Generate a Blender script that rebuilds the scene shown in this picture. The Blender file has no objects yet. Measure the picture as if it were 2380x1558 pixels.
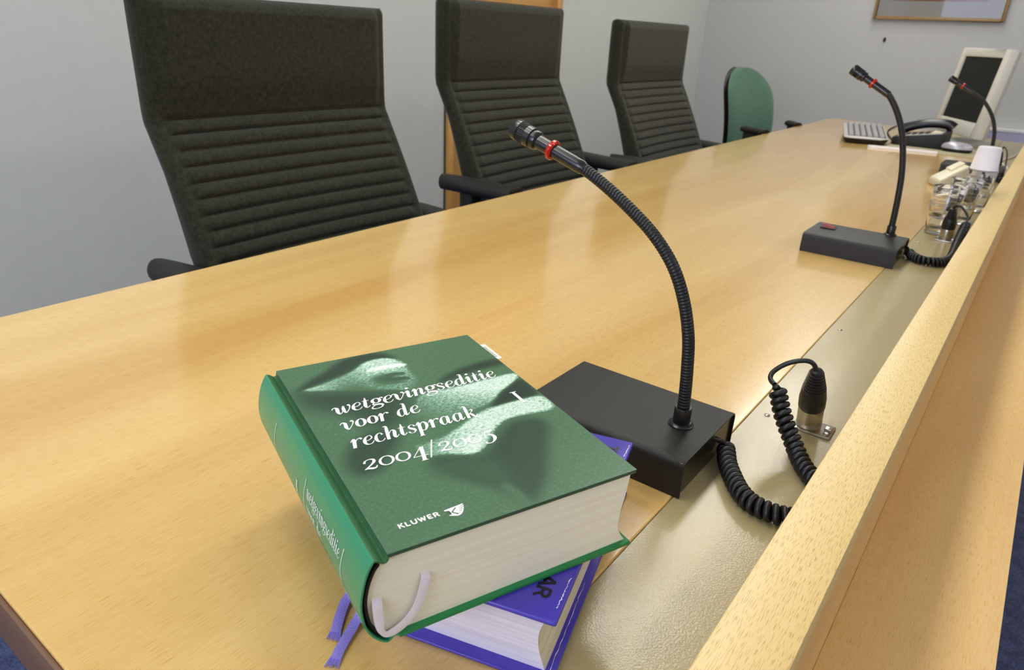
import bpy, bmesh, math, random
import numpy as np
from mathutils import Vector, Matrix, noise as mnoise
random.seed(4)
C = bpy.context.scene.collection
PI = math.pi
CAMZ = 1.15                      # camera height above the floor
TOP = 0.75                       # bench top
def W(x, y, z): return (x, y, z + CAMZ)   # heights measured from the lens -> world

# ------------------------------------------------------------------ materials
def newmat(name):
    m = bpy.data.materials.new(name); m.use_nodes = True
    nt = m.node_tree; b = nt.nodes['Principled BSDF']
    return m, nt, b
def lin(r, g, b):
    f = lambda c: (c/255/12.92) if c/255 <= .04045 else ((c/255+.055)/1.055)**2.4
    return (f(r), f(g), f(b), 1)
def plain(name, rgb, rough=.5, metal=0, spec=.5, bump=0, bscale=300, var=0, vscale=40, coat=0):
    m, nt, b = newmat(name)
    b.inputs['Base Color'].default_value = lin(*rgb)
    b.inputs['Roughness'].default_value = rough
    b.inputs['Metallic'].default_value = metal
    b.inputs['Specular IOR Level'].default_value = spec
    b.inputs['Coat Weight'].default_value = coat
    tc = nt.nodes.new('ShaderNodeTexCoord')
    if var:
        n = nt.nodes.new('ShaderNodeTexNoise'); n.inputs['Scale'].default_value = vscale; n.inputs['Detail'].default_value = 5
        nt.links.new(tc.outputs['Object'], n.inputs['Vector'])
        r = nt.nodes.new('ShaderNodeValToRGB'); c = lin(*rgb)
        r.color_ramp.elements[0].position = .3; r.color_ramp.elements[1].position = .7
        r.color_ramp.elements[0].color = (c[0]*(1-var), c[1]*(1-var), c[2]*(1-var), 1)
        r.color_ramp.elements[1].color = (min(1, c[0]*(1+var)), min(1, c[1]*(1+var)), min(1, c[2]*(1+var)), 1)
        nt.links.new(n.outputs['Fac'], r.inputs['Fac']); nt.links.new(r.outputs['Color'], b.inputs['Base Color'])
    if bump:
        n = nt.nodes.new('ShaderNodeTexNoise'); n.inputs['Scale'].default_value = bscale; n.inputs['Detail'].default_value = 3
        nt.links.new(tc.outputs['Object'], n.inputs['Vector'])
        bp = nt.nodes.new('ShaderNodeBump'); bp.inputs['Strength'].default_value = bump; bp.inputs['Distance'].default_value = .001
        nt.links.new(n.outputs['Fac'], bp.inputs['Height']); nt.links.new(bp.outputs['Normal'], b.inputs['Normal'])
    return m
def wood(name, ca, cb, tick=.72, tsx=60, tsy=800, tthr=.60, rough=.28, figure=(.9, 6.5, 6.5), coat=.0, flow=.25, spec=.5):
    """beech veneer: broad figure along X, fine grain and short dark flecks"""
    m, nt, b = newmat(name); N = nt.nodes; L = nt.links
    tc = N.new('ShaderNodeTexCoord')
    def nz(scale, detail, dist=0, loc=(0, 0, 0)):
        mp = N.new('ShaderNodeMapping'); mp.inputs['Scale'].default_value = scale; mp.inputs['Location'].default_value = loc
        L.new(tc.outputs['Object'], mp.inputs['Vector'])
        n = N.new('ShaderNodeTexNoise'); n.inputs['Scale'].default_value = 1; n.inputs['Detail'].default_value = detail
        n.inputs['Distortion'].default_value = dist
        L.new(mp.outputs['Vector'], n.inputs['Vector']); return n.outputs['Fac']
    f = nz(figure, 5, .8); g = nz((5, 160, 160), 4, .3, (3, 1, 2))
    mix = N.new('ShaderNodeMath'); mix.operation = 'MULTIPLY_ADD'; mix.inputs[1].default_value = flow
    L.new(g, mix.inputs[0]); L.new(f, mix.inputs[2])
    r = N.new('ShaderNodeValToRGB'); r.color_ramp.elements[0].position = .40; r.color_ramp.elements[1].position = .78
    r.color_ramp.elements[0].color = lin(*ca); r.color_ramp.elements[1].color = lin(*cb)
    L.new(mix.outputs[0], r.inputs['Fac'])
    t = nz((tsx, tsy, tsy), .5, 0, (7, 3, 1))
    tr = N.new('ShaderNodeValToRGB'); tr.color_ramp.elements[0].position = tthr; tr.color_ramp.elements[1].position = tthr+.07
    tr.color_ramp.elements[0].color = (1, 1, 1, 1); tr.color_ramp.elements[1].color = (tick, tick*.9, tick*.72, 1)
    L.new(t, tr.inputs['Fac'])
    mu = N.new('ShaderNodeMix'); mu.data_type = 'RGBA'; mu.blend_type = 'MULTIPLY'; mu.inputs['Factor'].default_value = 1
    L.new(r.outputs['Color'], mu.inputs['A']); L.new(tr.outputs['Color'], mu.inputs['B'])
    L.new(mu.outputs['Result'], b.inputs['Base Color'])
    b.inputs['Roughness'].default_value = rough; b.inputs['Coat Weight'].default_value = coat; b.inputs['Coat Roughness'].default_value = .12
    b.inputs['Specular IOR Level'].default_value = spec
    bp = N.new('ShaderNodeBump'); bp.inputs['Strength'].default_value = .04; bp.inputs['Distance'].default_value = .0006
    L.new(g, bp.inputs['Height']); L.new(bp.outputs['Normal'], b.inputs['Normal'])
    return m
def pages(name, rgb, dark, axis=2, scale=900):
    m, nt, b = newmat(name); N = nt.nodes; L = nt.links
    tc = N.new('ShaderNodeTexCoord'); mp = N.new('ShaderNodeMapping'); s = [9, 9, 9]; s[axis] = scale
    mp.inputs['Scale'].default_value = s; L.new(tc.outputs['Object'], mp.inputs['Vector'])
    n = N.new('ShaderNodeTexNoise'); n.inputs['Scale'].default_value = 1; n.inputs['Detail'].default_value = 4
    L.new(mp.outputs['Vector'], n.inputs['Vector'])
    r = N.new('ShaderNodeValToRGB'); r.color_ramp.elements[0].position = .35; r.color_ramp.elements[1].position = .58
    r.color_ramp.elements[0].color = lin(*dark); r.color_ramp.elements[1].color = lin(*rgb)
    L.new(n.outputs['Fac'], r.inputs['Fac']); L.new(r.outputs['Color'], b.inputs['Base Color'])
    bp = N.new('ShaderNodeBump'); bp.inputs['Strength'].default_value = .12; bp.inputs['Distance'].default_value = .0003
    L.new(n.outputs['Fac'], bp.inputs['Height']); L.new(bp.outputs['Normal'], b.inputs['Normal'])
    b.inputs['Roughness'].default_value = .8; b.inputs['Specular IOR Level'].default_value = .2
    return m
def glassmat(name, tint=(1, 1, 1, 1), rough=0.0):
    m, nt, b = newmat(name)
    b.inputs['Base Color'].default_value = tint; b.inputs['Transmission Weight'].default_value = 1
    b.inputs['Roughness'].default_value = rough; b.inputs['IOR'].default_value = 1.45
    return m
def panemat(name):
    m, nt, b = newmat(name); nt.nodes.remove(b); N = nt.nodes; L = nt.links
    t = N.new('ShaderNodeBsdfTransparent'); g = N.new('ShaderNodeBsdfGlossy'); g.inputs['Roughness'].default_value = .01
    f = N.new('ShaderNodeFresnel'); f.inputs['IOR'].default_value = 1.5
    mx = N.new('ShaderNodeMixShader'); L.new(f.outputs[0], mx.inputs[0]); L.new(t.outputs[0], mx.inputs[1]); L.new(g.outputs[0], mx.inputs[2])
    L.new(mx.outputs[0], N['Material Output'].inputs['Surface']); return m
def emit(name, rgb, s):
    m, nt, b = newmat(name); nt.nodes.remove(b)
    e = nt.nodes.new('ShaderNodeEmission'); e.inputs['Color'].default_value = rgb; e.inputs['Strength'].default_value = s
    nt.links.new(e.outputs[0], nt.nodes['Material Output'].inputs['Surface']); return m
def woven(name, ca, cb, scale=900, bump=.5):
    m, nt, b = newmat(name); N = nt.nodes; L = nt.links
    tc = N.new('ShaderNodeTexCoord')
    n = N.new('ShaderNodeTexNoise'); n.inputs['Scale'].default_value = scale; n.inputs['Detail'].default_value = 2
    n2 = N.new('ShaderNodeTexNoise'); n2.inputs['Scale'].default_value = scale/7; n2.inputs['Detail'].default_value = 4
    L.new(tc.outputs['Object'], n.inputs['Vector']); L.new(tc.outputs['Object'], n2.inputs['Vector'])
    a = N.new('ShaderNodeMath'); a.operation = 'MULTIPLY_ADD'; a.inputs[1].default_value = .45; L.new(n2.outputs['Fac'], a.inputs[0])
    k = N.new('ShaderNodeMath'); k.operation = 'MULTIPLY'; k.inputs[1].default_value = .6; L.new(n.outputs['Fac'], k.inputs[0]); L.new(k.outputs[0], a.inputs[2])
    r = N.new('ShaderNodeValToRGB'); r.color_ramp.elements[0].position = .38; r.color_ramp.elements[1].position = .68
    r.color_ramp.elements[0].color = lin(*ca); r.color_ramp.elements[1].color = lin(*cb)
    L.new(a.outputs[0], r.inputs['Fac']); L.new(r.outputs['Color'], b.inputs['Base Color'])
    bp = N.new('ShaderNodeBump'); bp.inputs['Strength'].default_value = bump; bp.inputs['Distance'].default_value = .0012
    L.new(n.outputs['Fac'], bp.inputs['Height']); L.new(bp.outputs['Normal'], b.inputs['Normal'])
    b.inputs['Roughness'].default_value = .95; b.inputs['Specular IOR Level'].default_value = .1
    b.inputs['Sheen Weight'].default_value = .15; b.inputs['Sheen Roughness'].default_value = .5
    return m

M = {}
M['table'] = wood('beech_veneer', (213, 171, 99), (236, 203, 134), tick=.90, tsx=60, tsy=1700, tthr=.59, rough=.2, coat=.6, figure=(.55, 4.5, 4.5), flow=.10)
M['rail'] = wood('beech_rail', (224, 192, 128), (236, 211, 150), tick=.74, tsx=105, tsy=1700, tthr=.585, rough=.42, flow=.12)
M['panel'] = wood('beech_panel', (218, 178, 118), (232, 198, 136), tick=.88, tsx=60, tsy=1500, tthr=.60, rough=.4, flow=.12)
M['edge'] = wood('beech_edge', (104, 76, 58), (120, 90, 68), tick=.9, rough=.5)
M['plate'] = plain('beige_lacquered_steel', (174, 159, 116), rough=.2, bump=.16, bscale=620, spec=.55)
M['wall'] = plain('painted_wall', (205, 207, 203), rough=.9, spec=.2, bump=.3, bscale=120, var=.012, vscale=30)
M['wallfar'] = plain('painted_wall_grey', (194, 195, 194), rough=.9, spec=.2, bump=.3, bscale=120, var=.012, vscale=30)
M['ceil'] = plain('ceiling_white', (228, 226, 220), rough=.95, spec=.1)
M['carpet'] = woven('blue_carpet', (44, 52, 84), (84, 94, 132), scale=200, bump=1)
M['door'] = wood('door_veneer', (190, 140, 76), (206, 158, 92), tick=.9, rough=.4, figure=(6, 6, .8))
M['darkgap'] = plain('dark_reveal', (70, 66, 60), rough=.9)
M['chair'] = woven('charcoal_green_upholstery', (27, 28, 21), (54, 55, 42), scale=800, bump=.5)
M['black'] = plain('black_plastic', (20, 20, 19), rough=.55, bump=.15, bscale=900)
M['blackrub'] = plain('black_rubber', (17, 17, 18), rough=.42)
M['blackmet'] = plain('black_powder_coat', (24, 23, 20), rough=.42, bump=.35, bscale=1500, spec=.42)
M['blackgl'] = plain('black_satin_metal', (22, 22, 24), rough=.28, spec=.6)
M['endplate'] = plain('bare_dark_plate', (70, 66, 52), rough=.22, metal=.7)
M['steel'] = plain('brushed_nickel', (190, 184, 170), rough=.3, metal=1, bump=.1, bscale=500)
M['red'] = plain('red_plastic', (236, 44, 20), rough=.12, spec=.6); M['red'].node_tree.nodes['Principled BSDF'].inputs['Transmission Weight'].default_value = .45
M['redsw'] = plain('dark_red_rocker', (150, 34, 24), rough=.3)
M['green'] = plain('green_cover_cloth', (50, 142, 100), rough=.32, spec=.5, bump=.08, bscale=700)
M['greenback'] = plain('green_board', (28, 124, 66), rough=.4)
M['greendark'] = plain('dark_green_board_edge', (44, 76, 58), rough=.4)
M['hinge'] = plain('green_joint', (52, 104, 64), rough=.35, var=.15, vscale=300)
M['headband'] = plain('black_lining', (24, 18, 14), rough=.9)
M['pages'] = pages('cream_page_edges', (240, 234, 214), (235, 227, 205), 2, 500)
M['pagesw'] = pages('white_page_edges', (228, 223, 232), (214, 208, 221), 2, 500)
M['pagesy'] = pages('ivory_fore_edge', (226, 220, 196), (204, 196, 166), 2, 500)
M['purple'] = plain('violet_cover', (74, 62, 176), rough=.22, spec=.5, var=.06, vscale=20)
M['ribw'] = plain('white_silk_ribbon', (232, 222, 230), rough=.55, bump=.5, bscale=900)
M['ribp'] = plain('lilac_silk_ribbon', (140, 128, 214), rough=.6, bump=.6, bscale=900, var=.12, vscale=900)
M['white'] = plain('white_print', (250, 250, 246), rough=.45)
M['offwhite'] = plain('spine_print', (214, 230, 218), rough=.4)
M['blackprint'] = plain('black_print', (14, 12, 20), rough=.4)
M['whitepl'] = plain('white_plastic', (236, 232, 238), rough=.35)
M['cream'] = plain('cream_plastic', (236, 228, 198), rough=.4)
M['creamside'] = plain('cream_plastic_shaded', (200, 192, 172), rough=.45)  # same cream plastic, shade of the side faces put into the colour
M['greypl'] = plain('pale_grey_plastic', (190, 188, 184), rough=.4)
M['monitor'] = plain('ivory_monitor_plastic', (216, 214, 206), rough=.45)
M['screen'] = plain('switched_off_screen', (26, 27, 22), rough=.4, spec=.15)
M['silver'] = plain('silver_plastic', (184, 182, 192), rough=.3, metal=.3)
M['key'] = plain('key_grey', (176, 174, 172), rough=.5)
M['keygap'] = plain('dark_key_gaps', (70, 70, 72), rough=.6)
M['mat'] = plain('beige_desk_mat', (172, 164, 128), rough=.5)
M['gchair'] = woven('bottle_green_upholstery', (78, 108, 93), (92, 124, 107), scale=700, bump=.3)
M['glass'] = glassmat('clear_glass')
M['pane'] = panemat('picture_glass')
M['frame'] = plain('picture_frame_wood', (150, 120, 72), rough=.4, var=.1, vscale=60)
M['matboard'] = plain('picture_mount', (206, 204, 198), rough=.8)
M['diff'] = emit('lit_diffuser', (1.0, .99, .93, 1), 16)
M['lamphouse'] = plain('white_lamp_housing', (232, 232, 228), rough=.4)
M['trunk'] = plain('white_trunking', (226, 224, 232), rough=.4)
M['trunkf'] = plain('trunking_front_daylight_lilac', (176, 172, 204), rough=.45)  # lilac cast of the daylight put into the white trunking's front colour

# ------------------------------------------------------------------ mesh builder
class MB:
    def __init__(s): s.v = []; s.f = []
    def add(s, vs, fs):
        o = len(s.v); s.v += [tuple(p) for p in vs]; s.f += [tuple(i+o for i in f) for f in fs]; return s
    def box(s, x0, x1, y0, y1, z0, z1, X=None):
        vs = [(x, y, z) for z in (z0, z1) for y in (y0, y1) for x in (x0, x1)]
        if X: vs = [X(*p) for p in vs]
        return s.add(vs, [(0, 2, 3, 1), (4, 5, 7, 6), (0, 1, 5, 4), (2, 6, 7, 3), (0, 4, 6, 2), (1, 3, 7, 5)])
    def tube(s, pts, rad, n=10, caps=True, flat=1.0):
        pts = [Vector(p) for p in pts]; k = len(pts)
        rads = rad if isinstance(rad, (list, tuple)) else [rad]*k
        T = [(pts[min(i+1, k-1)]-pts[max(i-1, 0)]).normalized() for i in range(k)]
        a = Vector((0, 0, 1)) if abs(T[0].z) < .9 else Vector((1, 0, 0))
        N = (a - T[0]*a.dot(T[0])).normalized(); vs = []; fs = []
        for i in range(k):
            N = (N - T[i]*N.dot(T[i])).normalized(); B = T[i].cross(N)
            for j in range(n):
                t = 2*PI*j/n; vs.append(pts[i]+(N*math.cos(t)+B*math.sin(t)*flat)*rads[i])
        for i in range(k-1):
            for j in range(n):
                fs.append((i*n+j, i*n+(j+1) % n, (i+1)*n+(j+1) % n, (i+1)*n+j))
        if caps: fs += [tuple(range(n))[::-1], tuple(range((k-1)*n, k*n))]
        return s.add(vs, fs)
    def grid(s, P, nu, nv, closed=False):
        vs = [P(i, j) for j in range(nv) for i in range(nu)]; fs = []
        for j in range(nv-1):
            for i in range(nu if closed else nu-1):
                i2 = (i+1) % nu; fs.append((j*nu+i, j*nu+i2, (j+1)*nu+i2, (j+1)*nu+i))
        return s.add(vs, fs)
    def loft(s, rings, caps=True, closed=True):
        n = len(rings[0]); vs = [p for r in rings for p in r]; fs = []
        for j in range(len(rings)-1):
            for i in range(n if closed else n-1):
                i2 = (i+1) % n; fs.append((j*n+i, j*n+i2, (j+1)*n+i2, (j+1)*n+i))
        if caps and closed: fs += [tuple(range(n))[::-1], tuple(range((len(rings)-1)*n, len(rings)*n))]
        return s.add(vs, fs)
    def lathe(s, prof, n=32, X=None, caps=True):
        """prof: (r, z) list; X maps local xyz to world"""
        X = X or (lambda x, y, z: (x, y, z))
        return s.loft([[X(r*math.cos(2*PI*i/n), r*math.sin(2*PI*i/n), z) for i in range(n)] for r, z in prof], caps)
    def build(s, name, mat, parent=None, smooth=True, ang=35, bevel=0, seg=2):
        me = bpy.data.meshes.new(name); me.from_pydata(s.v, [], s.f)
        bm = bmesh.new(); bm.from_mesh(me)
        bmesh.ops.recalc_face_normals(bm, faces=bm.faces)
        if bevel:
            bmesh.ops.remove_doubles(bm, verts=bm.verts, dist=1e-6)
            ed = [e for e in bm.edges if len(e.link_faces) == 2 and e.calc_face_angle(0) > .6]
            bmesh.ops.bevel(bm, geom=ed, offset=bevel, segments=seg, profile=.5, affect='EDGES', clamp_overlap=True)
        bm.to_mesh(me); bm.free()
        if smooth:
            me.shade_smooth(); me.set_sharp_from_angle(angle=math.radians(ang))
        o = bpy.data.objects.new(name, me); C.objects.link(o)
        if mat: me.materials.append(mat)
        if parent is not None:
            o.parent = parent; o.matrix_parent_inverse = parent.matrix_world.inverted()
        return o
def tag(o, label, cat, group=None):
    o['label'] = label; o['category'] = cat
    if group: o['group'] = group
    return o
def thing(name, label, cat, loc=(0, 0, 0), group=None, rz=0):
    o = bpy.data.objects.new(name, None); C.objects.link(o); o.location = loc; o.rotation_euler = (0, 0, rz); o.empty_display_size = .1
    o.matrix_world = Matrix.Translation(loc) @ Matrix.Rotation(rz, 4, 'Z')
    return tag(o, label, cat, group)
def structure(o): o['kind'] = 'structure'; return o
def copy_tree(o, parent=None):
    c = o.copy(); C.objects.link(c)
    if parent is not None: c.parent = parent; c.matrix_parent_inverse = o.matrix_parent_inverse.copy()
    for ch in list(o.children): copy_tree(ch, c)
    return c
def crom(pts, n):
    """Catmull-Rom through points (any dimension), n samples per span"""
    P = [np.array(p, float) for p in pts]; P = [2*P[0]-P[1]]+P+[2*P[-1]-P[-2]]; out = []
    for i in range(1, len(P)-2):
        for k in range(n):
            t = k/n; a, b, c, d = P[i-1:i+3]
            out.append(.5*((2*b)+(c-a)*t+(2*a-5*b+4*c-d)*t*t+(3*b-a-3*c+d)*t**3))
    out.append(P[-2]); return out
def resample(pts, n):
    P = np.array([list(p) for p in pts], float); d = np.r_[0, np.cumsum(np.linalg.norm(np.diff(P, axis=0), axis=1))]
    t = np.linspace(0, d[-1], n); return np.array([np.interp(t, d, P[:, k]) for k in range(P.shape[1])]).T, d[-1]

# ------------------------------------------------------------------ the room
XF, YB, XR, YR, HC = 5.30, 2.25, -2.20, -3.0, 2.65
structure(MB().box(XR-.1, XF+.1, YR-.1, YB+.1, -.1, 0).build('floor', M['carpet'], smooth=False))
structure(MB().box(XR-.1, XF+.1, YR-.1, YB+.1, HC, HC+.1).build('ceiling', M['ceil'], smooth=False))
structure(MB().box(XF, XF+.1, YR-.1, YB+.1, 0, HC).build('wall_far', M['wallfar'], smooth=False))
DX0, DX1, DH = 2.475, 3.385, 2.12
structure(MB().box(XR-.1, DX0, YB, YB+.1, 0, HC).box(DX1, XF+.1, YB, YB+.1, 0, HC).box(DX0, DX1, YB, YB+.1, DH, HC).build('wall_back', M['wall'], smooth=False))
structure(MB().box(XR-.1, XF+.1, YR-.1, YR, 0, HC).build('wall_front', M['wall'], smooth=False))
wy0, wy1, wz0, wz1 = -.9, 1.85, 1.05, 2.25
structure(MB().box(XR-.1, XR, YR-.1, wy0, 0, HC).box(XR-.1, XR, wy1, YB+.1, 0, HC).box(XR-.1, XR, wy0, wy1, 0, wz0).box(XR-.1, XR, wy0, wy1, wz1, HC).build('wall_rear', M['wall'], smooth=False))
win = MB()
for y in (wy0, -.02, .9, wy1-.05): win.box(XR-.07, XR-.02, y, y+.05, wz0, wz1)
for z in (wz0, wz1-.05): win.box(XR-.07, XR-.02, wy0, wy1, z, z+.05)
structure(win.build('window_1', M['lamphouse'], smooth=False))
d = MB().box(DX0+.055, DX1-.055, YB+.02, YB+.06, .01, DH-.055)
door = structure(d.build('door_1', M['door'], smooth=False))
MB().box(DX0+.004, DX0+.055, YB-.012, YB+.09, 0, DH-.004).box(DX1-.055, DX1-.004, YB-.012, YB+.09, 0, DH-.004).box(DX0+.055, DX1-.055, YB-.012, YB+.09, DH-.055, DH-.004).build('door_frame', M['door'], door, bevel=.002)
MB().box(DX0-.003, DX0+.004, YB-.006, YB+.09, 0, DH).box(DX1-.004, DX1+.003, YB-.006, YB+.09, 0, DH).box(DX0, DX1, YB-.006, YB+.09, DH-.004, DH+.003).build('door_reveal', M['darkgap'], door, smooth=False)
h = MB().tube([(DX0+.12, YB+.02, 1.05), (DX0+.12, YB-.04, 1.05), (DX0+.13, YB-.05, 1.05), (DX0+.24, YB-.05, 1.05)], .009, 10)
h.build('door_handle', M['steel'], door)
structure(MB().box(XF-.012, XF, YR, YB, 0, .07).build('baseboard_far', M['trunkf'], smooth=False))
structure(MB().box(XR, DX0-.01, YB-.012, YB, 0, .07).box(DX1+.01, XF, YB-.012, YB, 0, .07).build('baseboard_back', M['trunkf'], smooth=False))

# ceiling lights -----------------------------------------------------------------
def ceiling_light(cx, cy, where, lx=.5, ly=.34):
    t = thing('ceiling_light', where, 'lamp', (cx, cy, HC), 'recessed ceiling light panels')
    b = MB(); a = .03
    b.box(cx-lx/2-a, cx+lx/2+a, cy-ly/2-a, cy-ly/2, HC-.012, HC); b.box(cx-lx/2-a, cx+lx/2+a, cy+ly/2, cy+ly/2+a, HC-.012, HC)
    b.box(cx-lx/2-a, cx-lx/2, cy-ly/2, cy+ly/2, HC-.012, HC); b.box(cx+lx/2, cx+lx/2+a, cy-ly/2, cy+ly/2, HC-.012, HC)
    b.build('frame', M['lamphouse'], t, smooth=False)
    MB().box(cx-lx/2, cx+lx/2, cy-ly/2, cy+ly/2, HC-.008, HC-.004).build('diffuser', M['diff'], t, smooth=False)
row1 = ((-.5, 'at the window end'), (.4, 'above the end with the books'), (1.3, 'over the nearest chair'), (2.2, 'over the second chair'), (3.1, 'over the third chair'), (4.0, 'over the green chair'), (4.8, 'beside the far wall'))
for x, wh in row1: ceiling_light(x, .93, 'lit rectangular ceiling panel above the bench, ' + wh)
for x, wh in ((-.5, 'at the window end'), (.7, 'across from the books'), (1.9, 'in the middle'), (3.1, 'across from the third chair'), (4.3, 'near the picture wall')): ceiling_light(x, -1.75, 'lit rectangular ceiling panel over the open floor, ' + wh)

# ------------------------------------------------------------------ the bench
X0, X1, XS = .0964, 4.74, 4.43
bench = thing('courtroom_bench', 'long beech veneered courtroom bench with raised front rail and beige cable strip', 'bench', (X0, .6, 0))
b = MB()   # top with slightly rounded far corner
out = [(X0, .1935), (XS+.03, .1935), (X1, 1.01), (X1+.006, 1.06), (X1-.02, 1.095), (X1-.08, 1.108), (2.6, 1.111), (X0, 1.102)]
b.loft([[(x, y, TOP-.0585) for x, y in out], [(x, y, TOP) for x, y in out]])
b.build('tabletop', M['table'], bench, smooth=False, bevel=.0015)
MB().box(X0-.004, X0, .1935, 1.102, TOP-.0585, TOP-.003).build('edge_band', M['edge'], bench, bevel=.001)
MB().box(X0, XS, .0665, .1925, TOP-.03, TOP-.0005).build('cable_strip', M['plate'], bench, smooth=False)
MB().box(X0, XS, .0375, .0865, TOP+.022, TOP+.05).build('rail', M['rail'], bench, bevel=.0012)
MB().box(X0+.004, XS-.004, .041, .0664, 0, TOP+.022).build('front_panel', M['panel'], bench, smooth=False)
MB().box(X0, XS, -.0985, .041, .582, .61).build('front_shelf', M['panel'], bench, bevel=.0012)
for x in (X0+.55, 2.30, XS-.10):
    MB().box(x, x+.03, .0665, 1.0, 0, TOP-.0585).build('support_panel', M['panel'], bench, smooth=False)
# small screws on the strip
for x, y in ((.759, .176), (1.80, .176), (2.75, .176), (1.105, .178)):
    s = MB().lathe([(.0032, TOP-.0005), (.0032, TOP+.0004), (.0022, TOP+.0009)], 12, lambda a, c, z, x=x, y=y: (x+a, y+c, z))
    s.build('screw', M['steel'], bench)

def socket(x, y):
    so = MB().box(x-.016, x+.016, y-.021, y+.021, TOP-.0005, TOP+.0025).build('socket_plate', M['steel'], bench, bevel=.0008)
    for sx, sy in ((-.010, -.016), (.010, .016)):
        q = MB().lathe([(.0032, TOP+.0025), (.0032, TOP+.004), (.002, TOP+.005)], 12, lambda a, c, z, sx=sx, sy=sy: (x+sx+a, y+sy+c, z))
        q.build('plate_screw', M['steel'], so)
    MB().box(x-.004, x+.006, y-.020, y-.012, TOP+.0026, TOP+.007).build('release_latch', M['steel'], so, bevel=.001)
socket(.764, .125); socket(1.868, .132)

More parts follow.
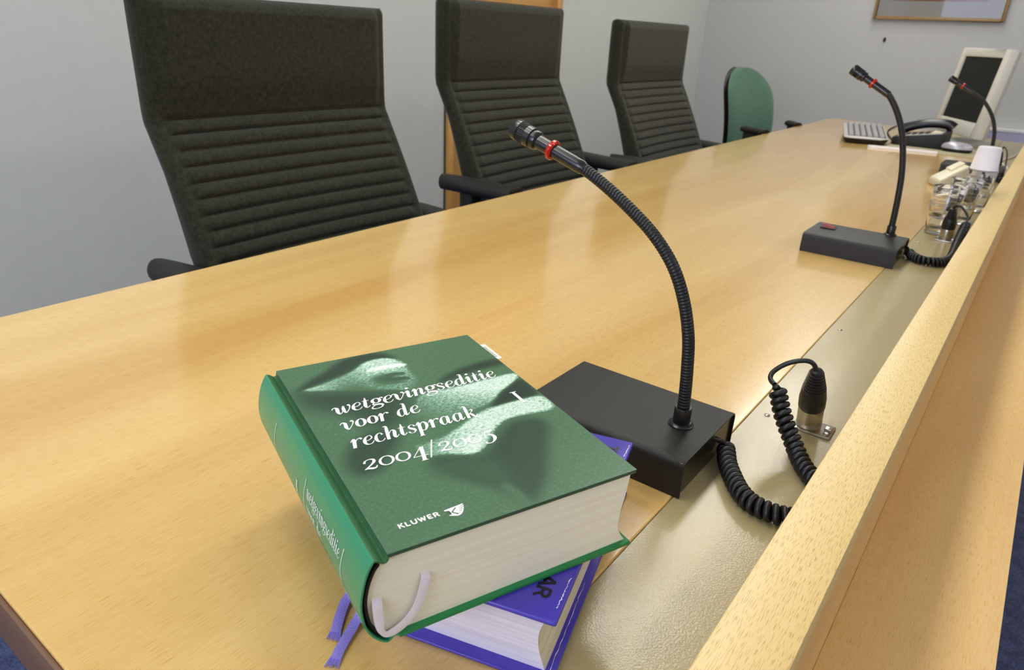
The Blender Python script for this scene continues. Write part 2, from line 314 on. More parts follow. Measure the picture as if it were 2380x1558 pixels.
# ------------------------------------------------------------------ microphones
def microphone(name, label, x0, x1, y0, y1, neck, cord, plug, switch, plug_top, cord_tail):
    """base box x0..x1,y0..y1 ; neck: path of (x,y,z) ; cord: coil axis ; plug: base point"""
    H = TOP+.0395; bz = TOP
    t = thing(name, label, 'microphone', ((x0+x1)/2, (y0+y1)/2, TOP), 'gooseneck microphones along the bench')
    # bent steel shell: rounded long edges, open ends
    def prof(ins):
        r = .008-ins; P = [(x0+ins, bz+.0005)]
        for k in range(7):
            a = PI-k*PI/12; P.append((x0+ins+r+r*math.cos(a), H-ins-r+r*math.sin(a)))
        for k in range(7):
            a = PI/2-k*PI/12; P.append((x1-ins-r+r*math.cos(a), H-ins-r+r*math.sin(a)))
        P.append((x1-ins, bz+.0005)); return P
    o, i = prof(0), prof(.0016)
    ring = lambda y: [(x, y, z) for x, z in o]+[(x, y, z) for x, z in i[::-1]]
    base = MB().loft([ring(y0), ring(y1)], caps=False)
    n = len(o); 
    for yy in (0, 1):
        k = yy*2*n
        base.f += [(k+j, k+j+1, k+2*n-2-j, k+2*n-1-j) for j in range(n-1)]
    ba = base.build('base', M['blackmet'], t, ang=40)
    for yy in (y0+.0025, y1-.004):
        MB().box(x0+.0018, x1-.0018, yy, yy+.0015, bz+.001, H-.002).build('end_plate', M['endplate'], ba, smooth=False)
    if switch:
        sx, sy = switch
        MB().box(sx-.012, sx+.012, sy-.015, sy+.015, H, H+.0025).build('switch_bezel', M['black'], ba, bevel=.0008)
        w = MB(); w.loft([[(sx-.008, sy-.012, H+.002), (sx+.008, sy-.012, H+.002), (sx+.008, sy+.012, H+.002), (sx-.008, sy+.012, H+.002)],
                          [(sx-.007, sy-.011, H+.004), (sx+.007, sy-.011, H+.004), (sx+.007, sy+.011, H+.0095), (sx-.007, sy+.011, H+.0095)]])
        w.build('switch', M['redsw'], ba, smooth=False)
    # gooseneck
    path = crom(neck, 10)
    nx, ny, nz = neck[0]
    MB().lathe([(.0128, H), (.0128, H+.0012), (.0112, H+.0026), (.0088, H+.003), (.0088, H+.018), (.0080, H+.020)], 24, lambda a, c, z: (nx+a, ny+c, z)).build('collar', M['blackgl'], t)
    P, Ln = resample(path, 400)
    lh = .076                                    # rigid tube below the capsule
    kh = int(400*(1-lh/Ln)); seg = P[:kh+1]
    G, gl = resample(seg, int((Ln-lh)/.0008))
    rad = [.0064-(.0005 if k % 4 == 0 else 0)-.0004*(k/len(G)) for k in range(len(G))]
    MB().tube(G, rad, 14).build('gooseneck', M['blackrub'], t, ang=60)
    tp = [Vector(p) for p in P[kh:]]; a = tp[0]; d = (tp[-1]-tp[0]).normalized()
    q = d.to_track_quat('Z', 'Y').to_matrix()
    def X(x, y, z): v = a+q@Vector((x, y, z)); return (v.x, v.y, v.z)
    tl = .058
    MB().lathe([(.0055, -.004), (.0068, -.001), (.0070, .004), (.0072, .010), (.0072, tl)], 24, X).build('tube', M['blackgl'], t)
    MB().lathe([(.0074, tl*.60), (.0092, tl*.60), (.0104, tl*.60+.0015), (.0104, tl*.60+.0045), (.0092, tl*.60+.006), (.0074, tl*.60+.006), (.0074, tl*.60)], 28, X, caps=False).build('light_ring', M['red'], t)
    cap = MB().lathe([(.0070, tl-.002), (.0096, tl), (.0100, tl+.0015), (.0100, tl+.004), (.0092, tl+.005), (.0092, tl+.006), (.0108, tl+.007), (.0108, tl+.014),
                (.0098, tl+.015), (.0098, tl+.022), (.0112, tl+.023), (.0112, tl+.029), (.0100, tl+.0315), (.0070, tl+.032)], 30, X)
    capo = cap.build('capsule', M['blackgl'], t, ang=30)
    g = MB()
    for k in range(4):
        aa = 2*PI*k/4+.4
        for mm in range(8):
            b2 = aa+mm*.16
            g.tube([X(.0102*math.cos(b2), .0102*math.sin(b2), tl+.0145), X(.0102*math.cos(b2), .0102*math.sin(b2), tl+.0225)], .0006, 5)
    g.build('grille', M['steel'] if False else M['black'], capo)
    # cord
    if cord:
        ax, ln = resample(crom(cord, 14), 700)
        turns = int(ln/.0072); n = turns*16; ax, ln = resample(ax, n)
        pts = []; T0 = None; N = Vector((0, 0, 1))
        for k in range(n):
            p = Vector(ax[k]); T = (Vector(ax[min(k+1, n-1)])-Vector(ax[max(k-1, 0)])).normalized()
            N = (N-T*N.dot(T)).normalized(); B = T.cross(N); th = 2*PI*k/16
            r = .0067*(min(1, k/16+.15, (n-1-k)/16+.15)); pts.append(p+(N*math.cos(th)+B*math.sin(th))*r)
        cb = MB().tube(pts, .0033, 8)
        cb.tube(crom(cord_tail[0], 8), .0030, 8); cb.tube(crom(cord_tail[1], 10), .0027, 8)
        cb.build('coiled_cord', M['blackrub'], t, ang=80)
        pb, pt = Vector(plug), Vector(plug_top); d = (pt-pb); Lp = d.length; q2 = d.normalized().to_track_quat('Z', 'Y').to_matrix()
        def X2(x, y, z): v = pb+q2@Vector((x, y, z)); return (v.x, v.y, v.z)
        po = MB().lathe([(.0132, 0), (.0136, .001), (.0136, Lp*.34), (.0128, Lp*.36)], 28, X2).build('plug', M['steel'], t)
        pr = [(.0130, Lp*.345), (.0142, Lp*.37), (.0142, Lp*.52), (.0128, Lp*.66)]
        for k in range(7):
            z = Lp*(.67+.042*k); r = .0125-.00075*k; pr += [(r, z), (r, z+Lp*.024), (r-.0011, z+Lp*.026), (r-.0011, z+Lp*.040)]
        pr += [(.0060, Lp*.985), (.0036, Lp)]
        MB().lathe(pr, 28, X2).build('strain_relief', M['blackrub'], po, ang=30)
    return t
n1 = [(.604, .221, .79), (.604, .2215, .82), (.604, .224, .855), (.604, .228, .886), (.604, .238, .920), (.604, .254, .951), (.604, .278, .977), (.604, .309, .999), (.604, .340, 1.017), (.604, .368, 1.030), (.604, .398, 1.040), (.604, .428, 1.050), (.604, .437, 1.053)]
cord1 = [(.640, .181, .761), (.630, .178, .762), (.612, .169, .7600), (.594, .157, .7595), (.576, .143, .7595), (.566, .130, .7595), (.5620, .117, .7600), (.563, .100, .7605), (.572, .0845, .7605), (.590, .0775, .7605), (.615, .0775, .7605), (.634, .0855, .7605), (.648, .099, .7605), (.660, .110, .7620), (.671, .119, .766), (.679, .128, .774), (.684, .137, .784), (.689, .145, .794), (.694, .151, .803), (.698, .156, .812), (.700, .158, .818)]
tail1 = [[(.623, .1915, .776), (.626, .186, .774), (.633, .182, .768), (.640, .181, .761)],
         [(.700, .1615, .8185), (.706, .167, .8185), (.712, .1705, .820), (.719, .170, .8245), (.725, .162, .833), (.729, .151, .8395), (.7325, .141, .8415), (.735, .1345, .838), (.7365, .131, .829)]]
microphone('gooseneck_microphone', 'nearest gooseneck microphone, its black base right behind the green book', .538, .6695, .187, .374, n1, cord1, (.766, .131, .7525), None, (.7365, .131, .833), tail1)
n2 = [(1.645, .217, .79), (1.645, .220, .859), (1.645, .226, .920), (1.645, .239, .979), (1.645, .255, 1.020), (1.645, .279, 1.058), (1.645, .302, 1.078), (1.645, .326, 1.091), (1.645, .346, 1.100), (1.645, .353, 1.1035)]
cord2 = [(1.647, .173, .760), (1.622, .163, .7595), (1.604, .145, .7595), (1.604, .125, .7595), (1.620, .108, .7595), (1.655, .098, .7605), (1.70, .0975, .764), (1.745, .099, .771), (1.78, .0995, .782), (1.81, .0985, .795), (1.828, .097, .804)]
tail2 = [[(1.640, .1815, .772), (1.645, .177, .768), (1.647, .173, .760)],
         [(1.828, .0995, .805), (1.838, .0985, .811), (1.848, .102, .818), (1.852, .111, .828), (1.855, .121, .834), (1.860, .130, .832), (1.862, .1335, .824)]]
microphone('gooseneck_microphone', 'middle gooseneck microphone with red rocker switch, in front of the glasses', 1.519, 1.6535, .1795, .362, n2, cord2, (1.870, .132, .7525), (1.600, .331), (1.8625, .1335, .826), tail2)
n3 = [(3.0, .150, .79), (3.0, .152, .83), (3.0, .155, .850), (3.0, .163, .905), (3.0, .184, .956), (3.0, .221, 1.002), (3.0, .26, 1.028), (3.0, .294, 1.046), (3.0, .322, 1.060), (3.0, .329, 1.063)]
cord3 = [(3.0, .098, .7605), (2.96, .0985, .7605), (2.90, .0985, .7605)]
tail3 = [[(3.0, .105, .774), (3.0, .102, .770), (3.0, .098, .7605)],
         [(2.90, .0985, .7605), (3.0, .100, .79), (3.06, .110, .835), (3.10, .125, .850), (3.12, .131, .838)]]
microphone('gooseneck_microphone', 'farthest gooseneck microphone, in front of the monitor screen', 2.93, 3.065, .102, .288, n3, cord3, (3.13, .132, .7505), None, (3.12, .131, .833), tail3)

# ------------------------------------------------------------------ stroke lettering
TK, TN = .225, .065
def ell(cx, cy, rx, ry, a0=0, a1=360, n=20, tk=TK, tn=TN, ph=0):
    out = []
    for k in range(n+1):
        a = math.radians(a0+(a1-a0)*k/n); w = tn+(tk-tn)*abs(math.cos(a-ph))**1.6
        out.append((cx+rx*math.cos(a), cy+ry*math.sin(a), w))
    return out
t_, T_ = TN, TK
VA = [(-.12, .74, t_), (-.02, .93, .08), (.12, .93, .13), (.22, .74, T_), (.24, .35, T_), (.36, .03, .10), (.52, .2, t_)]
G = {
 'w': (1.12, [VA+[(.60, .6, t_), (.62, .97, t_)], [(.62, .97, .12), (.62, .5, T_), (.74, .03, .10), (.94, .3, t_), (1.04, .72, .09), (.98, .97, .15), (.90, .90, .12)]]),
 'v': (.86, [VA+[(.70, .6, .07), (.74, .85, .13), (.64, .98, .15), (.57, .9, .10)]]),
 'e': (.74, [[(.14, .47, t_), (.40, .50, t_), (.60, .70, .10), (.54, .95, t_), (.40, .98, t_), (.2, .80, .15), (.12, .45, T_), (.2, .12, .14), (.38, .02, t_), (.56, .08, t_), (.70, .30, t_)]]),
 't': (.56, [[(.22, 1.4, .05), (.22, 1.1, .16), (.20, .8, T_), (.18, .3, T_), (.27, .03, .09), (.50, .22, t_)], [(0, .96, .06), (.46, .96, .06)]]),
 'g': (.80, [ell(.36, .66, .25, .31), [(.22, .40, t_), (.10, .26, .09), (.2, .14, .16), (.52, .10, .19), (.72, -.06, .17), (.62, -.32, .09), (.30, -.42, .06), (.02, -.30, .12), (.05, -.10, .08), (.24, .06, t_)], [(.56, .84, t_), (.68, .97, .07), (.79, .93, .13), (.80, .84, .10)]]),
 'i': (.50, [[(-.02, .72, t_), (.09, .96, .07), (.19, .88, T_), (.17, .25, T_), (.26, .03, .09), (.47, .27, t_)], ell(.20, 1.36, .055, .055, tk=.13, tn=.13)]),
 'n': (.92, [[(-.02, .72, t_), (.09, .96, .07), (.19, .88, T_), (.17, 0, T_)], [(.2, .45, t_), (.42, .9, .06), (.58, .93, .12), (.64, .72, T_), (.60, .25, T_), (.68, .03, .09), (.88, .27, t_)]]),
 's': (.64, [[(.52, .74, .15), (.44, .95, .06), (.26, .98, .06), (.13, .80, .12), (.22, .60, .18), (.42, .42, .20), (.50, .22, .15), (.36, .03, .06), (.16, .04, .06), (.06, .24, .15)]]),
 'd': (.92, [[(.58, .75, t_), (.42, .98, t_), (.2, .85, .13), (.10, .42, T_), (.2, .05, .11), (.38, .06, t_), (.56, .45, t_)], [(.42, 1.58, t_), (.54, 1.60, .08), (.62, 1.5, .16), (.61, 1.1, T_), (.58, .28, T_), (.66, .03, .09), (.86, .27, t_)]]),
 'o': (.80, [ell(.37, .5, .27, .46)]),
 'r': (.70, [[(-.02, .72, t_), (.09, .96, .07), (.19, .88, T_), (.17, 0, T_)], [(.2, .45, t_), (.36, .86, .06), (.54, .98, .09), (.64, .90, .16), (.62, .82, .12)]]),
 'h': (.92, [[(0, 1.56, t_), (.10, 1.60, .08), (.19, 1.5, .16), (.19, 1.1, T_), (.17, 0, T_)], [(.2, .45, t_), (.42, .9, .06), (.58, .93, .12), (.64, .72, T_), (.60, .25, T_), (.68, .03, .09), (.88, .27, t_)]]),
 'p': (.88, [[(-.02, .72, t_), (.09, .96, .07), (.19, .88, T_), (.17, -.56, T_)], [(0, -.57, .06), (.36, -.57, .06)], [(.2, .5, t_), (.40, .96, .07), (.62, .88, .15), (.68, .5, T_), (.54, .08, .12), (.36, .02, t_), (.2, .2, t_)]]),
 'a': (.92, [[(.58, .75, t_), (.42, .98, t_), (.2, .85, .13), (.10, .42, T_), (.2, .05, .11), (.38, .06, t_), (.56, .45, t_)], [(.62, .98, .14), (.61, .7, T_), (.58, .28, T_), (.66, .03, .09), (.86, .27, t_)]]),
 'k': (.90, [[(0, 1.56, t_), (.10, 1.60, .08), (.19, 1.5, .16), (.19, 1.1, T_), (.17, 0, T_)], [(.2, .42, t_), (.42, .60, .05), (.62, .86, .10), (.56, .98, .12), (.48, .92, .08)], [(.30, .52, .08), (.46, .42, .18), (.54, .18, .18), (.66, .02, .09), (.86, .25, t_)]]),
 'c': (.70, [[(.54, .74, .15), (.48, .94, .07), (.36, .98, t_), (.18, .82, .14), (.11, .45, T_), (.2, .10, .14), (.38, .02, t_), (.54, .08, t_), (.66, .27, t_)]]),
 '2': (.86, [[(.10, .66, .15), (.14, .86, .10), (.34, .98, .06), (.58, .92, .13), (.62, .70, .18), (.44, .42, .11), (.16, .14, .06), (.06, .05, .05)], [(.08, .07, .08), (.26, .12, .14), (.5, .04, .16), (.68, .08, .10), (.74, .26, .05)]]),
 '0': (.92, [ell(.43, .49, .36, .44, tk=.15, tn=.07)]),
 '4': (.94, [[(.58, 1.02, .07), (.30, .55, .05), (.04, .10, .05)], [(.02, .10, .06), (.88, .10, .06)], [(.62, 1.02, T_), (.60, .5, T_), (.58, -.36, T_)], [(.42, -.37, .06), (.78, -.37, .06)]]),
 '5': (.86, [[(.24, 1.00, t_), (.18, .70, t_), (.13, .46, t_)], [(.13, .46, t_), (.34, .56, .07), (.60, .46, .17), (.66, .10, T_), (.46, -.25, .10), (.22, -.32, .07), (.05, -.22, .12), (.08, -.12, .12)], [(.23, .96, .10), (.42, .90, .16), (.62, .98, .10), (.66, 1.12, .04)]]),
 '/': (.60, [[(.02, -.28, .08), (.40, 1.5, .08)]]),
 'I': (.60, [[(.28, 1.5, T_), (.28, 0, T_)], [(.04, 1.5, .07), (.52, 1.5, .07)], [(.04, .0, .07), (.52, .0, .07)]]),
 ' ': (.55, []),
}
S = .21
SANS = {
 'K': (.92, [[(.12, 0), (.12, 1)], [(.74, 1), (.2, .48)], [(.34, .6), (.80, 0)]]), 'L': (.74, [[(.12, 1), (.12, .1), (.66, .1)]]),
 'U': (.98, [[(.12, 1), (.12, .38), (.2, .14), (.46, .07), (.72, .14), (.80, .38), (.80, 1)]]),
 'W': (1.25, [[(.04, 1), (.32, .04), (.58, .92), (.84, .04), (1.12, 1)]]),
 'E': (.82, [[(.70, .90), (.12, .90), (.12, .10), (.72, .10)], [(.12, .5), (.64, .5)]]),
 'R': (.92, [[(.12, 0), (.12, .90), (.50, .90), (.70, .82), (.72, .62), (.54, .46), (.12, .44)], [(.44, .45), (.80, 0)]]),
 'A': (.98, [[(.05, 0), (.46, .98), (.88, 0)], [(.2, .32), (.72, .32)]]),
 'T': (.86, [[(.42, 0), (.42, .9)], [(.04, .9), (.80, .9)]]),
}
def strokes(mb, text, X, size, width=None, slant=.2, sans=False, sw=S, track=0.0, up=(0, 0, 1)):
    """lay text from local x=0; X(px, py) -> world point"""
    F = SANS if sans else G
    adv = sum(F[c][0]+track for c in text); sx = size if width is None else width/adv
    x = 0; up = Vector(up); nst = 0
    for c in text:
        a, st = F[c]
        for q in st:
            nst += 1
            if sans: P = [(p[0], p[1], sw) for p in q]; P, _ = resample(P, 24)
            elif len(q) > 2 and q[0] != q[-1]: P = crom(q, 7)
            else: P, _ = resample(q, 24) if len(q) < 4 else (np.array(q), 0)
            n = len(P); vs = []
            for i in range(n):
                d = np.array(P[min(i+1, n-1)][:2])-np.array(P[max(i-1, 0)][:2]); l = np.hypot(*d)+1e-9; nn = np.array([-d[1], d[0]])/l
                for sgn in (1, -1):
                    px = P[i][0]+nn[0]*sgn*P[i][2]/2; py = P[i][1]+nn[1]*sgn*P[i][2]/2
                    vs.append(tuple(Vector(X((x+px+slant*py)*sx, py*size))+up*(3e-5*(nst % 4)+2.5e-5*i/n)))
            mb.add(vs, [(2*i, 2*i+1, 2*i+3, 2*i+2) for i in range(n-1)])
        x += a+track
    return mb

# ------------------------------------------------------------------ the green law book
th = math.radians(68.0); gu = np.array([math.cos(th), math.sin(th), 0]); gv = np.array([gu[1], -gu[0], 0]); go = np.array([.2066, .2353, 0])
ZB, ZTOP = -.3405, -.274                  # bottom and top of the boards
def GB(x, y, z): p = go+gv*x+gu*y; return (float(p[0]), float(p[1]), float(z+CAMZ))
GL, GW = .255, .188
book = thing('law_book', 'thick green law book with white title, lying on the violet book', 'book', GB(GW/2, GL/2, ZB))
# printed top board: the statue print is a pattern in vertex colour
bx0 = .0052
def pip(px, py, poly):
    ins = np.zeros(px.shape, bool); dmin = np.full(px.shape, 1e9); n = len(poly)
    for i in range(n):
        x1, y1 = poly[i]; x2, y2 = poly[(i+1) % n]
        c = ((y1 > py) != (y2 > py)) & (px < (x2-x1)*(py-y1)/(y2-y1+1e-12)+x1); ins ^= c
        dx, dy = x2-x1, y2-y1; t = np.clip(((px-x1)*dx+(py-y1)*dy)/(dx*dx+dy*dy+1e-12), 0, 1)
        dmin = np.minimum(dmin, np.hypot(px-x1-t*dx, py-y1-t*dy))
    return np.where(ins, dmin, -dmin)
nu, nv = 190, 250
xs = np.linspace(bx0, GW, nu); ys = np.linspace(0, GL, nv); PX, PY = np.meshgrid(xs, ys)
def smoothpoly(p, it=2):
    p = [np.array(q) for q in p]
    for _ in range(it):
        p = [q for i in range(len(p)) for q in (.75*p[i]+.25*p[(i+1) % len(p)], .25*p[i]+.75*p[(i+1) % len(p)])]
    return [tuple(q) for q in p]
val = np.full(PX.shape, .50)
def paint(poly, v, soft=.002, op=1.0, grad=None):
    global val
    sd = pip(PX, PY, smoothpoly(poly)); a = np.clip(sd/soft*.5+.5, 0, 1)*op
    tgt = v if grad is None else grad(PX, PY)
    val = val*(1-a)+tgt*a
paint([(.0116, .2128), (.0248, .2254), (.0414, .2351), (.0578, .2507), (.0776, .2555), (.0971, .2533), (.1064, .2375), (.0987, .2362), (.0824, .2414), (.0641, .2288), (.0465, .2215), (.0162, .2106)], .16, .004)
paint([(.0085, .2096), (.0262, .205), (.0609, .190), (.0870, .174), (.0860, .1551), (.0662, .1275), (.0485, .126), (.0376, .1569), (.0219, .171), (.0091, .1847)], .24, .012)
paint([(.0133, .1013), (.0268, .1205), (.041, .1281), (.0521, .1243), (.0604, .1134), (.0514, .1018), (.0416, .0914), (.0356, .0799), (.0218, .0758), (.0125, .0832)], .24, .006)
paint([(.0652, .0765), (.0803, .0734), (.0966, .0636), (.1053, .0638), (.1243, .0815), (.1418, .0953), (.1641, .0916), (.1676, .0771), (.150, .055), (.1266, .0190), (.102, .0003), (.0990, .019), (.0829, .038), (.0700, .054)], .24, .006)
paint([(.112, .054), (.1031, .0068), (.1007, .0003), (.0964, .021), (.0743, .0491), (.062, .0583), (.0647, .0749), (.0978, .0675)], .34, .008)
paint([(.1031, .0068), (.1007, .0003), (.0964, .016), (.0960, .028), (.101, .024)], .62, .004, .7)
paint([(.12, .1795), (.1432, .191), (.1674, .1962), (.1878, .1965), (.1893, .1834), (.1746, .1831), (.1488, .1814), (.1249, .1749)], .18, .004)
paint([(.1455, .1275), (.1602, .1407), (.1798, .1506), (.1875, .152), (.1878, .1216), (.1721, .1205), (.1507, .119), (.1400, .1202)], .13, .003)
paint([(.0129, .2112), (.0305, .2141), (.0634, .2268), (.0758, .2397), (.093, .2426), (.103, .2366), (.1091, .2239), (.1059, .2019), (.1080, .1886), (.1018, .1785), (.0921, .1737), (.0786, .1823), (.0622, .1882), (.0389, .1996), (.0234, .2061)], .8, .0018,
      grad=lambda x, y: np.clip(.52+.24*((y-.185)/.05)+.08*np.sin(x*90), .44, .78))
paint([(.0741, .224), (.0921, .2272), (.1087, .2229), (.1079, .2170), (.0902, .2205), (.0738, .2200)], 1.0, .002)
paint([(.0741, .2082), (.0853, .2110), (.0977, .2056), (.0995, .1958), (.0916, .1908), (.0781, .1931), (.0738, .1994)], .36, .006)
for k in range(3):
    yy = .2075-.0055*k
    paint([(.084+.003*k, yy), (.092+.003*k, yy+.0012), (.1005, yy-.001), (.101, yy-.003), (.092+.003*k, yy-.0012)], .15 if k != 1 else .7, .002, .8)
paint([(.0946, .1623), (.1055, .1652), (.1288, .1623), (.1609, .1642), (.1880, .1648), (.1880, .1577), (.1716, .1458), (.1602, .1407), (.1455, .1275), (.1288, .124), (.1075, .1195), (.0906, .1125), (.0734, .1139), (.0723, .1316), (.0853, .1473)], .8, .0018,
      grad=lambda x, y: np.clip(.50+.50*((x-.08)/.08)*np.clip((y-.110)/.05, 0, 1), .44, .84))
paint([(.0617, .0966), (.0778, .0949), (.0984, .1012), (.1248, .1165), (.1468, .1209), (.178, .1216), (.1871, .1193), (.1880, .1015), (.1787, .0957), (.1638, .0991), (.1397, .1), (.1244, .0899), (.1086, .073), (.0991, .0684), (.091, .0695), (.0781, .0775), (.0683, .0779)], .8, .002,
      grad=lambda x, y: np.clip(.52+.36*np.clip((x-.07)/.03, 0, 1)-.12*np.clip((y-.118)/.01, 0, 1)+.1*np.sin(x*70+y*40), .46, .82))
paint([(.1005, .0875), (.112, .091), (.108, .079), (.099, .0705), (.093, .073)], .90, .005, .8)
# grain of the stone
gr = np.array([[mnoise.noise((x*320, y*900, 3.1))*.5+mnoise.noise((x*700, y*700, 9.2))*.5 for x in xs] for y in ys])
val = np.clip(val+gr*np.where(val > .55, .34, np.where(val > .4, .05, .02))*np.clip(val*1.4, .3, 1), 0, 1)
top = MB().grid(lambda i, j: GB(xs[i], ys[j], ZTOP), nu, nv)
tb = MB()
cover = MB().box(bx0, GW, 0, GL, ZTOP-.0030, ZTOP-.0002, GB).build('front_board', M['greendark'], book, bevel=.0006)
m, nt, bs = newmat('printed_cover'); at = nt.nodes.new('ShaderNodeAttribute'); at.attribute_name = 'print'
rp = nt.nodes.new('ShaderNodeValToRGB'); e = rp.color_ramp.elements
e[0].position = .12; e[0].color = lin(46, 62, 52); e[1].position = 1; e[1].color = lin(238, 246, 236)
for pos, c in ((.30, (60, 84, 66)), (.50, (80, 114, 84)), (.66, (136, 176, 150)), (.82, (204, 228, 210))):
    k = e.new(pos); k.color = lin(*c)
tcn = nt.nodes.new('ShaderNodeTexCoord'); nz = nt.nodes.new('ShaderNodeTexNoise'); nz.inputs['Scale'].default_value = 420; nz.inputs['Detail'].default_value = 6
nt.links.new(tcn.outputs['Object'], nz.inputs['Vector'])
ad = nt.nodes.new('ShaderNodeMath'); ad.operation = 'MULTIPLY_ADD'; ad.inputs[1].default_value = .12
sb = nt.nodes.new('ShaderNodeMath'); sb.operation = 'SUBTRACT'; sb.inputs[1].default_value = .5; nt.links.new(nz.outputs['Fac'], sb.inputs[0])
nt.links.new(sb.outputs[0], ad.inputs[0]); nt.links.new(at.outputs['Fac'], ad.inputs[2]); nt.links.new(ad.outputs[0], rp.inputs['Fac'])
nt.links.new(rp.outputs['Color'], bs.inputs['Base Color']); bs.inputs['Roughness'].default_value = .3; bs.inputs['Specular IOR Level'].default_value = .22
po = top.build('cover_print', m, cover)
if po.data.polygons[0].normal.z < 0: po.data.flip_normals()
ca = po.data.color_attributes.new('print', 'FLOAT_COLOR', 'POINT')
fv = val.ravel(); ca.data.foreach_set('color', np.stack([fv, fv, fv, np.ones_like(fv)], 1).astype(np.float32).ravel())
zt = ZTOP+.00025
L2 = lambda x0, y0, dy=0.0: (lambda px, py: GB(x0+px, y0+py+dy*px, zt))
tx = MB()
strokes(tx, 'wetgevingseditie', L2(.0262, .1612, .022), .0113, .1440)
strokes(tx, 'voor de', L2(.0250, .1372, .01), .0113, .0625)
strokes(tx, 'rechtspraak', L2(.0232, .1114, .012), .0113, .1015)
strokes(tx, '2004/2005', L2(.0212, .0826, -.046), .0118, .1010)
strokes(MB(), 'I', L2(.1640, .1155), .0122, .0075, slant=0).build('volume_numeral', M['white'], cover, smooth=False)
tx.build('title', M['white'], cover, smooth=False)
lg = MB()
strokes(lg, 'KLUWER', L2(.0196, .0170), .0043, .0275, slant=0, sans=True, sw=.23, track=.14)
lg.build('publisher_name', M['white'], cover, smooth=False)
# publisher's emblem: a dark K cut into a fan of rays
lx, ly = .0502, .0120
def flat(name, polys, mat, dz):
    b_ = MB()
    for P in polys: b_.add([GB(lx+x, ly+y, zt+dz) for x, y in P], [tuple(range(len(P)))])
    return b_.build(name, mat, cover, smooth=False)
mk = flat('publisher_emblem', [[(0, .0085), (.0136, .0096), (.0133, .0078), (.0126, .0060), (.0116, .0042), (.0100, .0020), (.0080, .0004), (.0055, 0), (.0012, .0022), (.0008, .0030), (.0024, .0028), (.0030, .0042), (.0026, .0066), (.0018, .0072), (.0002, .0074)]], M['white'], .00003)
dk = [[(.0016, .0071), (.0027, .0068), (.0031, .0044), (.0026, .0029), (.0009, .0030), (.0012, .0035), (.0019, .0036), (.0022, .0044), (.0019, .0062)]]
dk.append([(.0032, .0048), (.0070, .0078), (.0084, .0079), (.0044, .0047), (.0072, .0016), (.0062, .0012)])
for k in range(5):
    x1, y1 = .0137-.0006*k-.00018*k*k, .0086-.00165*k; dk.append([(.0078-.0003*k, .0062-.0010*k), (x1, y1+.0004), (x1, y1-.0001)])
o_ = flat('emblem_letter', dk, M['greendark'], .00009)

# bottom board, joints, spine
MB().box(.011, GW+.0035, -.0005, GL+.0005, ZB, ZB+.0033, GB).build('back_board', M['greenback'], book, bevel=.0012)
sp = crom([(.0053, -.2752), (.0045, -.2782), (.0028, -.2786), (.0002, -.2768), (-.0027, -.2756), (-.0046, -.2775), (-.0078, -.2840), (-.0104, -.2932), (-.0120, -.3038), (-.0117, -.3136), (-.0096, -.3239), (-.0047, -.3330), (.0018, -.3396), (.0050, -.3402), (.0085, -.3375), (.0112, -.3388)], 6)
def shell(mb, path, th, y0, y1):
    n = len(path); inn = []
    for i in range(n):
        d = np.array(path[min(i+1, n-1)])-np.array(path[max(i-1, 0)]); d = d/np.linalg.norm(d); inn.append(np.array(path[i])+np.array([-d[1], d[0]])*th)
    ring = [tuple(p) for p in path]+[tuple(p) for p in inn[::-1]]
    R = [[GB(x, y, z) for x, z in ring] for y in (y0, y1)]; k = len(ring)
    mb.loft(R, caps=False)
    o = len(mb.v)-2*k
    for s_ in (0, k): mb.f += [(o+s_+j, o+s_+j+1, o+s_+k-2-j, o+s_+k-1-j) for j in range(n-1)]
    return mb
shell(MB(), [p for p in sp[24:]], .0012, 0, GL).build('spine', M['green'], book, ang=50)
shell(MB(), [p for p in sp[:25]], .0012, 0, GL).build('joint', M['hinge'], book, ang=50)
inn = [(p[0]+.0006, p[1]) for p in crom([(.0005, -.2800), (-.0028, -.2845), (-.0062, -.2932), (-.0082, -.3038), (-.0079, -.3136), (-.0058, -.3239), (-.0012, -.3320), (.0060, -.3380)], 6)]
shell(MB(), [(p[0]-.0014, p[1]) for p in inn], .0018, .0015, GL-.0015).build('spine_lining', M['headband'], book, ang=50)
fore = crom([(.1862, -.2772), (.1852, -.2860), (.1838, -.2960), (.1815, -.3080), (.1804, -.3180), (.1810, -.3250), (.1838, -.3310), (.1880, -.3370)], 6)
ring = [(p[0], p[1]) for p in inn]+[(p[0], p[1]) for p in fore[::-1]]
MB().loft([[GB(x, y, z) for x, z in ring] for y in (.0035, GL-.0035)]).build('page_block', M['pages'], book, ang=40)
# spine lettering follows the curve of the spine
spz = np.array(sp[24:]); spd = np.r_[0, np.cumsum(np.linalg.norm(np.diff(spz, axis=0), axis=1))]
def onspine(u_, s_):
    x = np.interp(s_, spd, spz[:, 0]); z = np.interp(s_, spd, spz[:, 1]); i = np.interp(s_, spd, np.arange(len(spd)))
    j = int(min(max(i, 1), len(spd)-2)); d = spz[j+1]-spz[j-1]; d = d/np.linalg.norm(d)
    return GB(x+d[1]*.0003, u_, z-d[0]*.0003)
st = MB()
sb0 = .0275; 
strokes(st, 'wetgevingseditie', lambda px, py: onspine(.1085-px, sb0-py), .0072, .0700, slant=.1, up=(-.93, .37, 0))
strokes(st, 'voor de', lambda px, py: onspine(.1085-px, sb0+.0135-py), .0072, .0330, slant=.1, up=(-.93, .37, 0))
strokes(st, 'rechtspraak', lambda px, py: onspine(.1085-px, sb0+.027-py), .0072, .0480, slant=.1, up=(-.93, .37, 0))
strokes(st, 'I', lambda px, py: onspine(.1370-px, sb0+.0115-py), .0072, .0060, slant=.1, up=(-.93, .37, 0))
